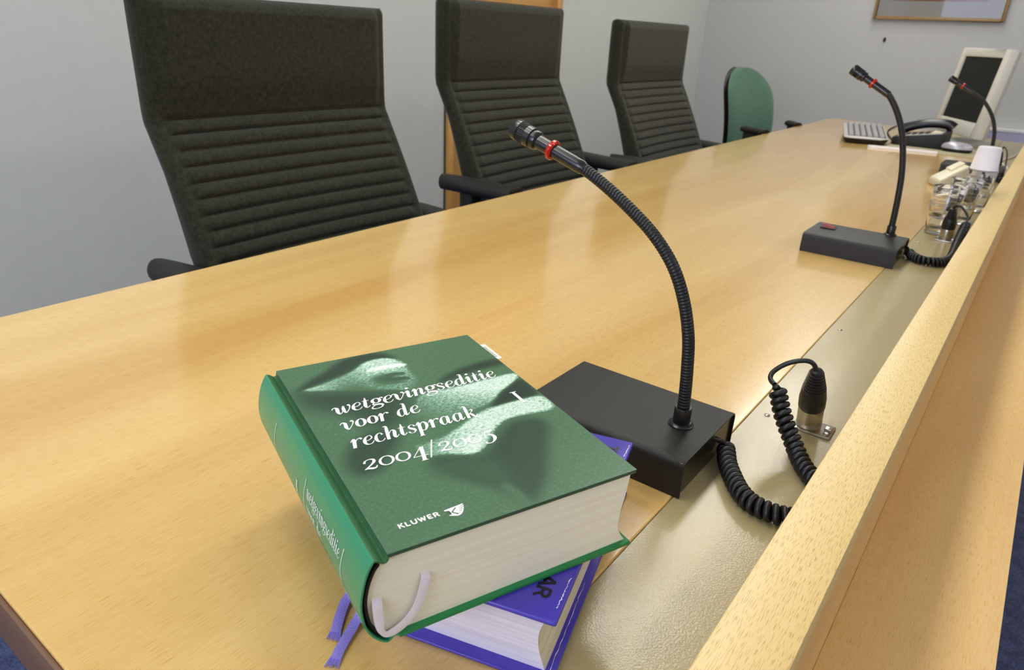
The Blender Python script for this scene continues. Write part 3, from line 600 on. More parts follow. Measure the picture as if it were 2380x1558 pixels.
strokes(st, '2004/2005', lambda px, py: onspine(.0330-px, sb0+.0230-py), .0068, .0330, slant=.1, up=(-.93, .37, 0))
for u0 in (.1130, .0330, .1960):
    n = 14; vs = []
    for k in range(n+1):
        s_ = sb0-.012+.030*k/n; w = .00045
        vs += [onspine(u0+.004*(k/n)-w, s_), onspine(u0+.004*(k/n)+w, s_)]
    MB().add(vs, [(2*i, 2*i+1, 2*i+3, 2*i+2) for i in range(n)]).build('spine_rule', M['offwhite'], book, smooth=False)
st.build('spine_title', M['offwhite'], book, smooth=False)
def ribbon(mb, path, width, nrm, th=.0004, n=10):
    """strip along path; width direction perpendicular to path and nrm"""
    P = crom(path, n); k = len(P); rings = []; nn = [Vector(nrm)]*k if not isinstance(nrm, list) else [Vector(q) for q in crom(nrm, n)]
    for i in range(k):
        T = Vector(P[min(i+1, k-1)])-Vector(P[max(i-1, 0)]); N = nn[i].normalized(); B = T.cross(N).normalized(); c = Vector(P[i])
        w = width if not callable(width) else width(i/(k-1))
        rings.append([tuple(c+B*w/2+N*th/2), tuple(c+B*w/6+N*th*1.2), tuple(c-B*w/6+N*th*1.2), tuple(c-B*w/2+N*th/2), tuple(c-B*w/2-N*th/2), tuple(c+B*w/2-N*th/2)])
    return mb.loft(rings)
tailn = tuple(-gu)
rb = [(.0300, .0038, -.2995), (.0292, .0012, -.3020), (.0273, .0002, -.3092), (.0230, -.0002, -.3207), (.0168, -.0004, -.3280), (.0095, -.0006, -.3322), (.0030, -.0008, -.3326), (-.0002, -.0008, -.3285), (-.0013, -.0004, -.3210), (-.0016, .0006, -.3114), (-.0010, .0038, -.3060)]
ribbon(MB(), [GB(*p) for p in rb], lambda t: .0062*(1-.45*math.exp(-((t-.66)/.09)**2)), tailn).build('bookmark_ribbon', M['ribw'], book, ang=20)
# index tab on the fore-edge
lb = MB().box(.180, .2045, .2140, .2490, -.2852, -.2846, GB).build('index_tab', M['white'], book, smooth=False)
q = MB()
for k in range(9): q.box(.1985, .2020, .2190+.0028*k, .2203+.0028*k, -.2846, -.2844, GB)
q.build('tab_print', M['key'], lb, smooth=False)

# ------------------------------------------------------------------ the violet book underneath
vd = np.array([.9613, .2755, 0]); vn = np.array([-.2755, .9613, 0]); vo = np.array([.2489, .3005, 0])
def VB(x, y, z): p = vo-vn*x+vd*y; return (float(p[0]), float(p[1]), float(z+CAMZ))
VL, VWd, vz0, vz1 = .2330, .1420, -.3995, -.3412
vb = thing('law_book', 'violet hardback with black capitals, underneath the green book', 'book', VB(.07, .115, vz0))
MB().box(.006, VWd, 0, VL, vz0, vz0+.0030, VB).build('back_board', M['purple'], vb, bevel=.0010)
MB().box(.006, VWd, 0, VL, vz1-.0046, vz1, VB).build('front_board', M['purple'], vb, bevel=.0019, seg=3)
vs_ = crom([(.0065, vz1-.0005), (.002, vz1-.0025), (-.0040, -.352), (-.0065, -.368), (-.0050, -.384), (.001, vz0+.004), (.0065, vz0+.0006)], 6)
def shellV(mb, path, th, y0, y1):
    n = len(path); inn_ = []
    for i in range(n):
        d_ = np.array(path[min(i+1, n-1)])-np.array(path[max(i-1, 0)]); d_ = d_/np.linalg.norm(d_); inn_.append(np.array(path[i])+np.array([-d_[1], d_[0]])*th)
    ring_ = [tuple(p) for p in path]+[tuple(p) for p in inn_[::-1]]; k = len(ring_)
    mb.loft([[VB(x, y, z) for x, z in ring_] for y in (y0, y1)], caps=False); o = len(mb.v)-2*k
    for s_ in (0, k): mb.f += [(o+s_+j, o+s_+j+1, o+s_+k-2-j, o+s_+k-1-j) for j in range(n-1)]
    return mb
shellV(MB(), vs_, .0012, 0, VL).build('spine', M['purple'], vb, ang=50)
fo = crom([(.1342, vz1-.0046), (.1310, -.356), (.1285, -.366), (.1290, -.378), (.1318, -.388), (.1345, vz0+.003)], 6)
sp2 = crom([(.0075, vz1-.0046), (-.0010, -.354), (-.0035, -.368), (-.0015, -.384), (.0075, vz0+.003)], 6)
ring = [tuple(p) for p in sp2]+[tuple(p) for p in fo[::-1]]
MB().loft([[VB(x, y, z) for x, z in ring] for y in (.0100, VL-.006)]).build('page_block', M['pagesw'], vb, ang=40)
MB().grid(lambda i, j: VB(fo[i][0]+.0002, (.0101, VL-.0061)[j], fo[i][1]), len(fo), 2).build('fore_edge', M['pagesy'], vb, ang=40)
vt = MB(); zz = vz1+.0003
strokes(vt, 'AR', lambda px, py: VB(.1200+py, .0385-px, zz), .0112, .0225, slant=0, sans=True, sw=.19)
strokes(MB(), 'T', lambda px, py: VB(.1205+py, .2188-px, zz), .0110, .0105, slant=0, sans=True, sw=.19).build('cover_lettering', M['blackprint'], vb, smooth=False)
vt.build('cover_lettering', M['blackprint'], vb, smooth=False)
we_ = MB()
def worn_highlight(pts, w):  # scratches and ridge highlights along the board edges, drawn as white strips
    P, _ = resample(pts, 30); vs = []
    for k, (x, y, z) in enumerate(P):
        j_ = (random.random()-.5)*.0008; ww = w*(.25+random.random()); vs += [VB(x+j_-ww, y, z), VB(x+j_+ww, y, z)]
    return MB().add(vs, [(2*i, 2*i+1, 2*i+3, 2*i+2) for i in range(29)])
worn_highlight([(VWd-.0042, .002, vz0+.00325), (VWd-.0046, .10, vz0+.00325)], .00022).build('worn_edge_highlight', M['whitepl'], vb, smooth=False)
worn_highlight([(VWd-.0035, .012, vz1+.0002), (VWd-.0030, .042, vz1+.0002)], .00035).build('worn_edge_highlight', M['whitepl'], vb, smooth=False)
worn_highlight([(VWd-.0032, .205, vz1+.0002), (VWd-.0028, .226, vz1+.0002)], .00035).build('worn_edge_highlight', M['whitepl'], vb, smooth=False)
rp_ = [[VB(.006, .004, -.366), W(.258, .322, -.372), W(.2575, .3265, -.3925), W(.2490, .3235, -.3965), W(.2385, .3165, -.3975), W(.2280, .3085, -.3982)],
       [VB(.012, .004, -.366), W(.252, .302, -.376), W(.2475, .3045, -.3925), W(.2380, .3015, -.3965), W(.2240, .2960, -.3975), W(.2130, .2905, -.3982)]]
for k, P in enumerate(rp_):
    r_ = MB(); ribbon(r_, P, .0075, [(-.8, .3, .35), (-.8, .3, .4), (-.5, .2, .8), (0, 0, 1), (0, 0, 1), (0, 0, 1)], .0007)
    e_, f_ = Vector(P[-1]), (Vector(P[-1])-Vector(P[-2])).normalized(); s_ = f_.cross(Vector((0, 0, 1)))
    for j in range(9):
        o_ = e_+s_*(-.0036+.0009*j)
        r_.tube([o_-f_*.001, o_+f_*(.004+random.random()*.003)+s_*(j-4)*.0003+Vector((0, 0, .0004*random.random()))], .0005, 5)
    r_.build('bookmark_ribbon', M['ribp'], vb, ang=20)

# ------------------------------------------------------------------ tall dark chairs
def make_chair(af=1.114):
    ox, oy = .955, .93                        # built where the first chair stands
    t = thing('office_chair', 'x', 'chair', (ox, oy, 0), 'dark high-backed chairs behind the bench')
    z0, zk, z1 = .50, .996, 1.212            # bottom, kink, top of the back
    prof = crom([(1.128, .44), (1.145, .52), (1.160, .60), (1.182, .68), (1.212, .75), (1.250, .83), (1.292, .91), (1.325, .97), (1.336, zk), (1.337, 1.06), (1.337, 1.14), (1.336, 1.23)], 8)
    pz = [p[1] for p in prof]; py = [p[0] for p in prof]
    nx, nz = 61, 240; hw = .298
    xs_ = [hw*math.sin(PI/2*(2*i/(nx-1)-1)) if False else hw*(2*i/(nx-1)-1) for i in range(nx)]
    rings = []
    pitch = .0285
    for j in range(nz):
        z = z0+(z1-z0)*j/(nz-1); y = float(np.interp(z, pz, py)); dz = z1-z
        rt = .016; rt_ = rt-math.sqrt(max(0, rt*rt-max(0, rt-dz)**2)) if dz < rt else 0
        fr = []; bk = []
        head = 1/(1+math.exp(-(z-zk)/.0015)) if abs(z-zk) < .05 else float(z > zk)
        for x in xs_:
            ax = abs(x)
            conc = .018*(1-(x/hw)**2)*(1-.6*min(1, max(0, (z-.80)/.18)))          # hollow of the backrest
            yy = y+conc
            edge = hw-ax
            re = .011
            if edge < re: yy += re-math.sqrt(max(0, re*re-(re-edge)**2))
            sgap = math.exp(-((edge-.027)/.0030)**2)
            inner = min(1, max(0, (edge-.027)/.007))
            yy += .0075*sgap
            if z < zk:
                ph = (zk-z)/pitch; rb_ = abs(math.sin(PI*ph)); yy -= .0115*(rb_**.5)*inner-.006*inner
            bulge = inner*head*(.004+.010*math.sin(PI/2*min(1, max(0, z-zk)/.09)))
            yy -= bulge*min(1, dz/.03+.2)
            fr.append((x, yy+rt_, z))
            tb_ = .048+.022*min(1, max(0, (.90-z)/.15))
            by = y+conc*.8+tb_-rt_
            if edge < .016: by -= .016-math.sqrt(max(0, .016**2-(.016-edge)**2))
            bk.append((x, by, z))
        rings.append([(ox+p[0], p[1], p[2]-.0) for p in fr]+[(ox+p[0], p[1], p[2]) for p in bk[::-1]])
    MB().loft(rings).build('backrest', M['chair'], t, ang=70)
    # seat cushion
    def rr(hx, y0, y1, r, n=6):
        P = []
        for cx, cy, a0 in ((hx-r, y1-r, 0), (-hx+r, y1-r, 90), (-hx+r, y0+r, 180), (hx-r, y0+r, 270)):
            for k in range(n+1):
                a = math.radians(a0+90*k/n); P.append((ox+cx+r*math.cos(a), cy+r*math.sin(a)))
        return P
    R = []
    for z, ins in ((.400, .03), (.408, .008), (.43, 0), (.46, 0), (.476, .008), (.484, .03), (.487, .07)):
        R.append([(x, y, z) for x, y in rr(.255-ins, .67+ins, 1.15-ins*.6, .06)])
    MB().loft(R).build('seat', M['chair'], t, ang=60)
    for s_ in (-1, 1):
        a = MB()
        path = [(ox+s_*.352, 1.296, .728), (ox+s_*.351, 1.286, .7285), (ox+s_*.343, 1.23, .728), (ox+s_*.336, 1.16, .726), (ox+s_*.333, af, .724)]
        rads = [.012, .024, .036, .039, .037]
        rings = []
        for p, r in zip(crom(path, 5), crom([(q,) for q in rads], 5)):
            r = float(r[0]); rings.append([(p[0]+r*math.cos(k*PI/8)*(abs(math.cos(k*PI/8))**-.25 if abs(math.cos(k*PI/8)) > .05 else 1), p[1], p[2]+.022*math.sin(k*PI/8)) for k in range(16)])
        a.loft(rings); ar = a.build('armrest', M['black'], t, ang=60)
        MB().tube(crom([(ox+s_*.343, 1.21, .716), (ox+s_*.345, 1.20, .60), (ox+s_*.335, 1.15, .45), (ox+s_*.27, 1.05, .385), (ox+s_*.12, .98, .380)], 6), .016, 10, flat=1.5).build('arm_bracket', M['black'], ar)
    MB().lathe([(.030, .07), (.030, .24), (.018, .245), (.018, .385), (.06, .39), (.07, .400)], 20, lambda x, y, z: (ox+x, oy+y, z)).build('gas_lift', M['black'], t)
    for k in range(5):
        a_ = 2*PI*k/5+.3; cx, cy = math.cos(a_), math.sin(a_)
        lg_ = MB().tube([(ox+cx*.02, oy+cy*.02, .115), (ox+cx*.15, oy+cy*.15, .100), (ox+cx*.28, oy+cy*.28, .078)], [.026, .022, .016], 10).build('leg', M['black'], t)
        px_, py_ = ox+cx*.28, oy+cy*.28
        MB().tube([(px_-cy*.022, py_+cx*.022, .03), (px_+cy*.022, py_-cx*.022, .03)], .030, 14).tube([(px_, py_, .035), (px_, py_, .078)], .007, 8).build('caster', M['black'], lg_)
    return t
c1 = make_chair()
def lift(ch, dz):
    for o in ch.children:
        if o.name.split('.')[0] in ('backrest', 'seat', 'armrest', 'gas_lift'): o.location.z += dz if o.name.split('.')[0] != 'gas_lift' else dz*.3
c2 = make_chair(1.042); c2.location = (1.853, 1.005, 0)
c3 = copy_tree(c1); c3.location = (2.714, .935, 0)
c1.location.x += .009; lift(c1, -.028); lift(c2, .014); lift(c3, -.006)
c1['label'] = 'nearest dark ribbed high-backed chair, largest, in front of the bare wall'
c2['label'] = 'dark ribbed high-backed chair behind the nearest microphone head, in front of the wooden door'
c3['label'] = 'farthest dark ribbed high-backed chair, next to the green chair'

# ------------------------------------------------------------------ green chair at the far end
gcx, gcy, gyaw = 3.93, 1.15, math.radians(-24)
gc = thing('office_chair', 'bottle green chair with rounded back and black armrests at the bench end', 'chair', (gcx, gcy, 0))
cy_, sy_ = math.cos(gyaw), math.sin(gyaw)
def GC(x, y, z): return (gcx+x*cy_-y*sy_, gcy+x*sy_+y*cy_, z)
def backshape(off, th_, mat, name, sc=1.0):
    R = []; nz = 40
    for j in range(nz):
        t = j/(nz-1); z = .56+t*(1.022-.56)
        q = min(1, max(0, (z-.84)/(1.026-.84))); hw_ = (.155+.015*math.sin(t*2.5))*math.sqrt(max(0.0, 1-q**2.6))*sc+.004
        yb = .245+.10*t-.03*math.sin(t*PI)
        f_ = []; b_ = []
        for i in range(21):
            x = hw_*(2*i/20-1); u_ = x/.22
            yy = yb-.05*u_*u_+off; rnd = (1-(2*i/20-1)**8)
            f_.append(GC(x, yy-th_*.5*rnd, z)); b_.append(GC(x, yy+th_*.5*rnd, z))
        R.append(f_+b_[::-1])
    return MB().loft(R).build(name, mat, gc, ang=60)
backshape(0, .05, M['gchair'], 'backrest'); backshape(.036, .03, M['black'], 'back_shell', 1.0)
R = []
for z, i_ in ((.42, .02), (.43, 0), (.47, 0), (.49, .02), (.495, .06)):
    R.append([GC((.24-i_)*math.copysign(abs(math.cos(a))**.5, math.cos(a)), -.02+(.23-i_)*math.copysign(abs(math.sin(a))**.5, math.sin(a)), z) for a in [2*PI*k/32+.01 for k in range(32)]])
MB().loft(R).build('seat', M['gchair'], gc, ang=60)
def armat(P, Q):
    a = MB(); P, Q = Vector(P), Vector(Q); d = (Q-P).normalized(); s_ = d.cross(Vector((0, 0, 1)))
    R = []
    for t in (0, .04, .12, .5, 1):
        c = P+(Q-P)*t; w = .024 if t == 0 else .03; hh = .010 if t == 0 else .016
        R.append([tuple(c+s_*w*math.cos(k*PI/6)+Vector((0, 0, hh*math.sin(k*PI/6)-.016))) for k in range(12)])
    a.loft(R); o = a.build('armrest', M['black'], gc, ang=60)
    c = P+(Q-P)*.12
    g_ = MB(); R = []
    for t in (.10, .8):
        c = P+(Q-P)*t; R.append(c)
    g_.loft([[tuple(R[0]+s_*.012+Vector((0, 0, -.02))), tuple(R[1]+s_*.012+Vector((0, 0, -.02))), tuple(R[1]-s_*.012+Vector((0, 0, -.02))), tuple(R[0]-s_*.012+Vector((0, 0, -.02)))],
             [tuple(R[0]+s_*.012+Vector((0, 0, -.12))), tuple(R[1]+s_*.012+Vector((0, 0, -.12))), tuple(R[1]-s_*.012+Vector((0, 0, -.12))), tuple(R[0]-s_*.012+Vector((0, 0, -.12)))],
             [tuple(R[0]*.7+R[1]*.3+s_*.012+Vector((0, 0, -.34))), tuple(R[0]*.5+R[1]*.5+s_*.012+Vector((0, 0, -.34))), tuple(R[0]*.5+R[1]*.5-s_*.012+Vector((0, 0, -.34))), tuple(R[0]*.7+R[1]*.3-s_*.012+Vector((0, 0, -.34)))]])
    g_.build('arm_bracket', M['black'], o)
armat((3.60, 1.25, .77), (3.56, 1.12, .765)); armat((4.11, 1.18, .77), (4.07, 1.114, .765))
MB().lathe([(.028, .07), (.028, .25), (.017, .255), (.017, .40), (.07, .42)], 18, lambda x, y, z: GC(x, y, z)).build('gas_lift', M['black'], gc)
for k in range(5):
    a_ = 2*PI*k/5; cx, cy = math.cos(a_), math.sin(a_)
    lg_ = MB().tube([GC(cx*.02, cy*.02, .11), GC(cx*.27, cy*.27, .078)], [.024, .016], 10).build('leg', M['black'], gc)
    MB().tube([GC(cx*.27-cy*.02, cy*.27+cx*.02, .03), GC(cx*.27+cy*.02, cy*.27-cx*.02, .03)], .030, 14).tube([GC(cx*.27, cy*.27, .035), GC(cx*.27, cy*.27, .078)], .006, 8).build('caster', M['black'], lg_)

# ------------------------------------------------------------------ far end of the bench
tag(MB().box(3.53, 4.42, .195, .585, TOP+.0004, TOP+.002).build('desk_mat', M['mat'], bevel=.0004), 'beige desk mat under the telephone, mouse and monitor', 'mat')
# monitor
my, mz, myaw, mtilt, mw = .356, -.150, .528, .111, .355
mc = Vector((4.05, .362, mz+CAMZ)); rv = Vector((-math.cos(myaw), -math.sin(myaw), 0)); nvv = Vector((-math.sin(myaw), math.cos(myaw), 0))
uv = Vector((0, 0, 1))*math.cos(mtilt)-nvv*math.sin(mtilt); nf = nvv*math.cos(mtilt)+Vector((0, 0, 1))*math.sin(mtilt)
def MO(a, b_, c): p = mc+rv*a+uv*b_+nf*c; return (p.x, p.y, p.z)
mon = thing('computer_monitor', 'ivory flat computer monitor with dark blank screen near the picture wall', 'monitor', (4.05, .36, TOP))
mh = mw/1.27; bw, bt, bb = .040, .036, .066
fr = MB()
fr.box(-mw/2-bw, -mw/2, -mh/2-bb, mh/2+bt, -.03, .006, MO); fr.box(mw/2, mw/2+bw, -mh/2-bb, mh/2+bt, -.03, .006, MO)
fr.box(-mw/2, mw/2, mh/2, mh/2+bt, -.03, .006, MO); fr.box(-mw/2, mw/2, -mh/2-bb, -mh/2, -.03, .006, MO)
fr.build('bezel', M['monitor'], mon, bevel=.003)
MB().box(-mw/2, mw/2, -mh/2, mh/2, -.012, -.002, MO).build('screen', M['screen'], mon, smooth=False)
bk = MB(); R = []
for c, k in ((-.030, 1), (-.045, .97), (-.062, .80), (-.075, .55)):
    R.append([MO(sx*(mw/2+bw)*k, (-.015)+sy*(mh/2+.05)*k, c) for sx, sy in ((-1, -1), (1, -1), (1, 1), (-1, 1))])
bk.loft(R).build('back_cover', M['greypl'], mon, bevel=.004)
MB().tube([MO(0, -.08, -.07), MO(0, -.17, -.085), (mc.x+.06, mc.y-.09, TOP+.045)], [.035, .030, .028], 12).build('neck', M['greypl'], mon)
st = MB(); R = []
for z, r in ((TOP+.0021, .118), (TOP+.010, .118), (TOP+.018, .10), (TOP+.022, .05)):
    R.append([(mc.x+.05+r*1.05*math.cos(2*PI*k/32), mc.y-.055+r*.85*math.sin(2*PI*k/32), z) for k in range(32)])
st.loft(R).build('stand', M['greypl'], mon)
MB().box(-.012, .012, -mh/2-.040, -mh/2-.030, .006, .0068, MO).build('badge', M['greypl'], mon, smooth=False)
# keyboard (lying end-on)
kd = Vector((.95, .25, 0)).normalized(); kn = Vector((.32, -.95, 0)); kn = Vector((kd.y, -kd.x, 0)); ko = Vector((3.54, .757, TOP))
def KB(a, b_, c): p = ko+kd*a+kn*b_; return (p.x, p.y, p.z+c)
kb = thing('keyboard', 'pale grey keyboard with dark underside beside the telephone', 'keyboard', tuple(ko))
KL, KW = .42, .185
top_z = lambda a: .030+.030*a/KL
def kring(ins, dz, low=False):
    P = [(.0+ins, .012+ins), (.012+ins, ins), (KL-.06, ins), (KL-ins, .05), (KL-ins, KW-.06), (KL-.05, KW-ins), (.03+ins, KW-ins), (0+ins, KW-.03-ins)]
    return [KB(a, b_, (dz if low else top_z(a)+dz)) for a, b_ in P]
MB().loft([kring(.012, .0006, True), kring(0, -.010), kring(.001, -.006)]).build('underside', M['black'], kb, ang=40)
MB().loft([kring(0, -.006), kring(0, -.003), kring(.006, .0)]).build('case', M['greypl'], kb, ang=40)
MB().box(.026, KL-.075, .017, .176, -.004, .0012, lambda a, b_, c: KB(a, b_, top_z(a)+c)).build('key_bed', M['keygap'], kb, smooth=False)
ks = MB()
for r in range(6):
    for c in range(19):
        a0 = .03+c*.0228; b0 = .020+r*.0258
        if a0+.019 > KL-.03 or (c > 15 and r in (0, 5)): continue
        ks.add([KB(a0, b0, top_z(a0)), KB(a0+.0195, b0, top_z(a0)), KB(a0+.0195, b0+.0200, top_z(a0)), KB(a0, b0+.0200, top_z(a0)),
                KB(a0+.002, b0+.002, top_z(a0)+.009), KB(a0+.0175, b0+.002, top_z(a0)+.009), KB(a0+.0175, b0+.0180, top_z(a0)+.009), KB(a0+.002, b0+.0180, top_z(a0)+.009)],
               [(0, 1, 5, 4), (1, 2, 6, 5), (2, 3, 7, 6), (3, 0, 4, 7), (4, 5, 6, 7)])
ks.build('keys', M['key'], kb, smooth=False)
# telephone
ph = thing('telephone', 'black desk telephone with arched handset in front of the monitor', 'telephone', (3.82, .48, TOP))
pr = [(.585, TOP+.0022), (.585, TOP+.036), (.375, TOP+.070), (.375, TOP+.0022)]
MB().loft([[(3.69, y, z) for y, z in pr], [(3.93, y, z) for y, z in pr]]).build('body', M['black'], ph, bevel=.004)
slp = (.070-.036)/(.375-.585)
pz_ = lambda y: TOP+.0375+(y-.585)*slp
MB().add([(3.70, .565, pz_(.565)+.001), (3.835, .565, pz_(.565)+.001), (3.835, .392, pz_(.392)+.001), (3.70, .392, pz_(.392)+.001),
          (3.70, .565, pz_(.565)-.004), (3.835, .565, pz_(.565)-.004), (3.835, .392, pz_(.392)-.004), (3.70, .392, pz_(.392)-.004)],
         [(0, 1, 2, 3), (0, 4, 5, 1), (1, 5, 6, 2), (2, 6, 7, 3), (3, 7, 4, 0)]).build('fascia', M['greypl'], ph, smooth=False)
kp = MB()
for r in range(4):
    for c in range(3):
        x, y = 3.725+.026*c, .54-.026*r; kp.box(x, x+.018, y-.016, y, pz_(y)-.002, pz_(y)+.005)
kp.build('buttons', M['black'], ph, smooth=False)
MB().box(3.72, 3.82, .405, .435, pz_(.42), pz_(.42)+.005).build('display', M['cream'], ph, smooth=False)
hs = crom([(3.885, .590, TOP+.048), (3.885, .560, TOP+.066), (3.885, .50, TOP+.087), (3.885, .44, TOP+.096), (3.885, .395, TOP+.094), (3.885, .372, TOP+.080)], 6)
MB().tube(hs, [.020+.006*abs(2*i/(len(hs)-1)-1)**2 for i in range(len(hs))], 12, flat=1.1).build('handset', M['blackgl'], ph)
cc = []
for k in range(16*14):
    t = k/(16*14-1); c = Vector((3.885-.06*t, .605+.03*math.sin(t*PI), TOP+.055*(1-t)+.010)); a = 2*PI*k/14
    cc.append(c+Vector((.006*math.cos(a), 0, .006*math.sin(a))))
MB().tube(cc, .0018, 6).build('handset_cord', M['blackrub'], ph)
# mouse
mo = thing('computer_mouse', 'silver computer mouse with black base beside the telephone', 'mouse', (3.66, .32, TOP))
def mouse_ring(z, k, dx=0): return [(3.68+dx+.034*k*math.cos(2*PI*i/28), .318+.062*k*math.sin(2*PI*i/28), z) for i in range(28)]
MB().loft([mouse_ring(TOP+.0021, .86), mouse_ring(TOP+.010, .98), mouse_ring(TOP+.016, .97)]).build('base', M['black'], mo)
MB().loft([mouse_ring(TOP+.016, 1.0), mouse_ring(TOP+.026, .98), mouse_ring(TOP+.036, .82), mouse_ring(TOP+.042, .50), mouse_ring(TOP+.044, .12)]).build('shell', M['silver'], mo)
MB().tube(crom([(3.70, .262, TOP+.012), (3.76, .235, TOP+.005), (3.84, .215, TOP+.005), (3.90, .18, TOP+.003)], 6), .0022, 6).build('cable', M['greypl'], mo)
# ruler
ru = MB(); a, c = Vector((3.488, .640, TOP)), Vector((3.545, .374, TOP)); dd = (c-a).normalized(); ss = Vector((dd.y, -dd.x, 0)); R = []
for t, w in ((0, .006), (.02, .012), (.06, .015), (.6, .016), (1, .016)):
    p = a+(c-a)*t; R.append([tuple(p+ss*w+Vector((0, 0, .0008))), tuple(p+ss*w*.8+Vector((0, 0, .009))), tuple(p-ss*w*.8+Vector((0, 0, .009))), tuple(p-ss*w+Vector((0, 0, .0008)))])
tag(ru.loft(R).build('ruler', M['whitepl'], ang=50), 'thin white plastic ruler lying along the front edge of the desk mat', 'ruler')
# cream wedge-shaped unit
we = thing('intercom', 'cream wedge-shaped intercom unit beside the drinking glasses', 'intercom', (2.7, .24, TOP))
nl, nr_, fl, frr = (2.617, .247), (2.690, .287), (2.743, .183), (2.812, .217)
MB().add([(nl[0], nl[1], TOP+.0005), (nr_[0], nr_[1], TOP+.0005), (frr[0], frr[1], TOP+.0005), (fl[0], fl[1], TOP+.0005),
          (nl[0], nl[1], TOP+.020), (nr_[0], nr_[1], TOP+.020), (frr[0], frr[1], TOP+.062), (fl[0], fl[1], TOP+.062)],
         [(0, 1, 5, 4), (1, 2, 6, 5), (2, 3, 7, 6), (3, 0, 4, 7), (4, 5, 6, 7), (3, 2, 1, 0)]).build('body', M['creamside'], we, bevel=.004)
def WE(a, b_, c):
    p = [nl[k]+(nr_[k]-nl[k])*b_+(fl[k]-nl[k])*a for k in (0, 1)]; return (p[0], p[1], TOP+.020+.042*a+c)
MB().box(.04, .97, .05, .95, -.002, .003, WE).build('top_panel', M['cream'], we, bevel=.001)
MB().box(.50, .95, .42, .92, .002, .010, WE).build('button_panel', M['cream'], we, bevel=.001)
# drinking glasses: pairs standing one in another
gpos = [(1.935, .156), (2.10, .137), (2.315, .1235)]
def tumbler(cx, cy, z):
    P = [(0, .0), (.026, .0), (.0285, .002), (.031, .025), (.0355, .072), (.0362, .0735), (.0345, .0735), (.0300, .027), (.0265, .0135), (.012, .0115), (0, .0112)]
    return MB().lathe([(max(r, .0002), h+z) for r, h in P], 40, lambda x, y, q: (cx+x, cy+y, q), caps=True).build('drinking_glass', M['glass'], ang=40)
nm = ('nearest stack, behind the middle microphone plug', 'middle stack', 'farthest stack, under the white cup')
for k, (x, y) in enumerate(gpos):
    tag(tumbler(x, y, TOP+.0004), 'lower clear tumbler of the %s' % nm[k], 'glass', 'stacked drinking glasses')
    tag(tumbler(x, y, TOP+.0380), 'upper clear tumbler of the %s' % nm[k], 'glass', 'stacked drinking glasses')
cx, cy = gpos[2]; zc = TOP+.1118
P = [(.0335, 0), (.0345, .002), (.0338, .004), (.0330, .005), (.0275, .058), (.0265, .0602), (.024, .0610), (.0002, .0610), (.0002, .0596), (.0238, .0596), (.0260, .057), (.0318, .004), (.0325, 0)]
tag(MB().lathe([(r, h+zc) for r, h in P], 40, lambda x, y, q: (cx+x, cy+y, q), caps=False).build('plastic_cup', M['whitepl'], ang=40), 'white plastic cup turned upside down on the farthest glasses', 'cup')
tag(MB().tube(crom([(3.28, .100, TOP+.003), (3.36, .108, TOP+.003), (3.46, .130, TOP+.003), (3.58, .135, TOP+.003), (3.72, .110, TOP+.003), (3.9, .10, TOP+.003)], 8), .0026, 7).build('cable', M['whitepl']), 'thin white cable lying on the beige strip beyond the cup', 'cable')

# ------------------------------------------------------------------ far wall
pic = thing('framed_picture', 'picture in a thin wooden frame on the grey far wall', 'picture', (XF, .77, 1.6))
y0, y1, pz0, pz1, fw = .409, 1.124, 1.328, 1.88, .017
f = MB().box(XF-.025, XF-.001, y0, y0+fw, pz0, pz1).box(XF-.025, XF-.001, y1-fw, y1, pz0, pz1).box(XF-.025, XF-.001, y0+fw, y1-fw, pz0, pz0+fw).box(XF-.025, XF-.001, y0+fw, y1-fw, pz1-fw, pz1)
f.build('frame', M['frame'], pic, bevel=.002)
MB().box(XF-.008, XF-.002, y0+fw, y1-fw, pz0+fw, pz1-fw).build('mount', M['matboard'], pic, smooth=False)
m, nt, bs = newmat('abstract_print'); tcn = nt.nodes.new('ShaderNodeTexCoord'); n_ = nt.nodes.new('ShaderNodeTexNoise'); n_.inputs['Scale'].default_value = 5
nt.links.new(tcn.outputs['Object'], n_.inputs['Vector']); r_ = nt.nodes.new('ShaderNodeValToRGB'); r_.color_ramp.elements[0].color = lin(176, 120, 84); r_.color_ramp.elements[1].color = lin(196, 168, 176)
r_.color_ramp.elements[0].position = .4; r_.color_ramp.elements[1].position = .6
nt.links.new(n_.outputs['Fac'], r_.inputs['Fac']); nt.links.new(r_.outputs['Color'], bs.inputs['Base Color']); bs.inputs['Roughness'].default_value = .8
MB().box(XF-.0095, XF-.008, y0+.11, y1-.10, pz0+.105, pz1-.10).build('print', m, pic, smooth=False)
MB().box(XF-.017, XF-.015, y0+fw, y1-fw, pz0+fw, pz1-fw).build('glass_pane', M['pane'], pic, smooth=False)
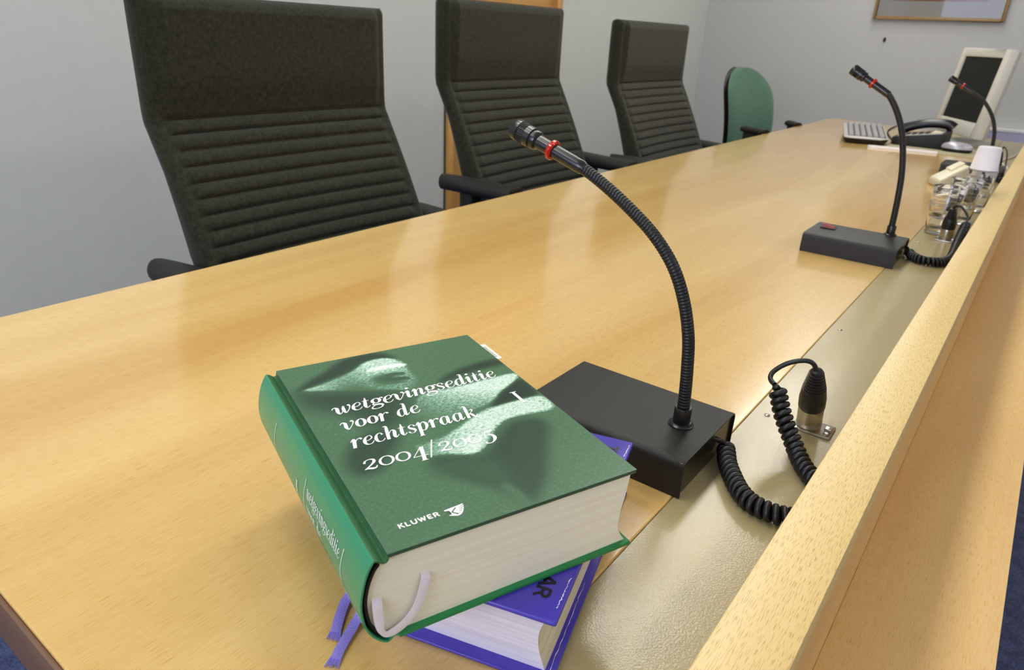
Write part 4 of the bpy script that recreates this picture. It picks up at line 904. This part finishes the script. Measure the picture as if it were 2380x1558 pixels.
nl_ = MB().lathe([(.011, 0), (.011, .004), (.006, .016), (.0045, .02)], 14, lambda x, y, z: (XF-z, 1.026+x*.8, 1.208+y*1.3)); tag(nl_.build('wall_hook', M['black']), 'small black hook on the far wall below the picture', 'hook')
tr = thing('wall_trunking', 'white cable trunking on the far wall behind the monitor', 'trunking', (XF, -.6, .6))
MB().box(XF-.055, XF-.001, -2.2, .33, .58, .728).build('front_cover', M['trunkf'], tr, smooth=False)
MB().box(XF-.058, XF-.001, -2.2, .332, .728, .745).build('top_strip', M['trunk'], tr, bevel=.002)

# ------------------------------------------------------------------ daylight, camera, view
w = bpy.data.worlds.new('World'); bpy.context.scene.world = w; w.use_nodes = True
w.node_tree.nodes['Background'].inputs['Color'].default_value = (.62, .70, 1.0, 1); w.node_tree.nodes['Background'].inputs['Strength'].default_value = 3.0
la = bpy.data.lights.new('window_daylight', 'AREA'); la.shape = 'RECTANGLE'; la.size = 2.6; la.size_y = 1.15; la.energy = 60; la.color = (.88, .91, 1.0)
lo = bpy.data.objects.new('window_daylight', la); C.objects.link(lo); lo.location = (XR-.12, .47, 1.65); lo.rotation_euler = (0, math.radians(-90), 0)

cd = bpy.data.cameras.new('camera'); cam = bpy.data.objects.new('camera', cd); C.objects.link(cam)
a, b_, c_ = -9.41134017e-01, 1.15837728e+00, 4.99969858e-02
cam.matrix_world = Matrix.Translation((0, 0, CAMZ)) @ (Matrix.Rotation(a, 4, 'Z') @ Matrix.Rotation(b_, 4, 'X') @ Matrix.Rotation(c_, 4, 'Z'))
cd.sensor_width = 36; cd.lens = 1614.5*36/2380; cd.clip_start = .02
cd.dof.use_dof = True; cd.dof.focus_distance = .60; cd.dof.aperture_fstop = 13
sc = bpy.context.scene; sc.camera = cam
sc.view_settings.view_transform = 'Standard'; sc.view_settings.look = 'None'; sc.view_settings.exposure = .12; sc.view_settings.gamma = 1
sc.view_settings.use_curve_mapping = False
sc.cycles.use_denoising = True
sc.cycles.max_bounces = 10; sc.cycles.transmission_bounces = 10; sc.cycles.caustics_refractive = False; sc.cycles.caustics_reflective = False
sc.cycles.sample_clamp_indirect = 6
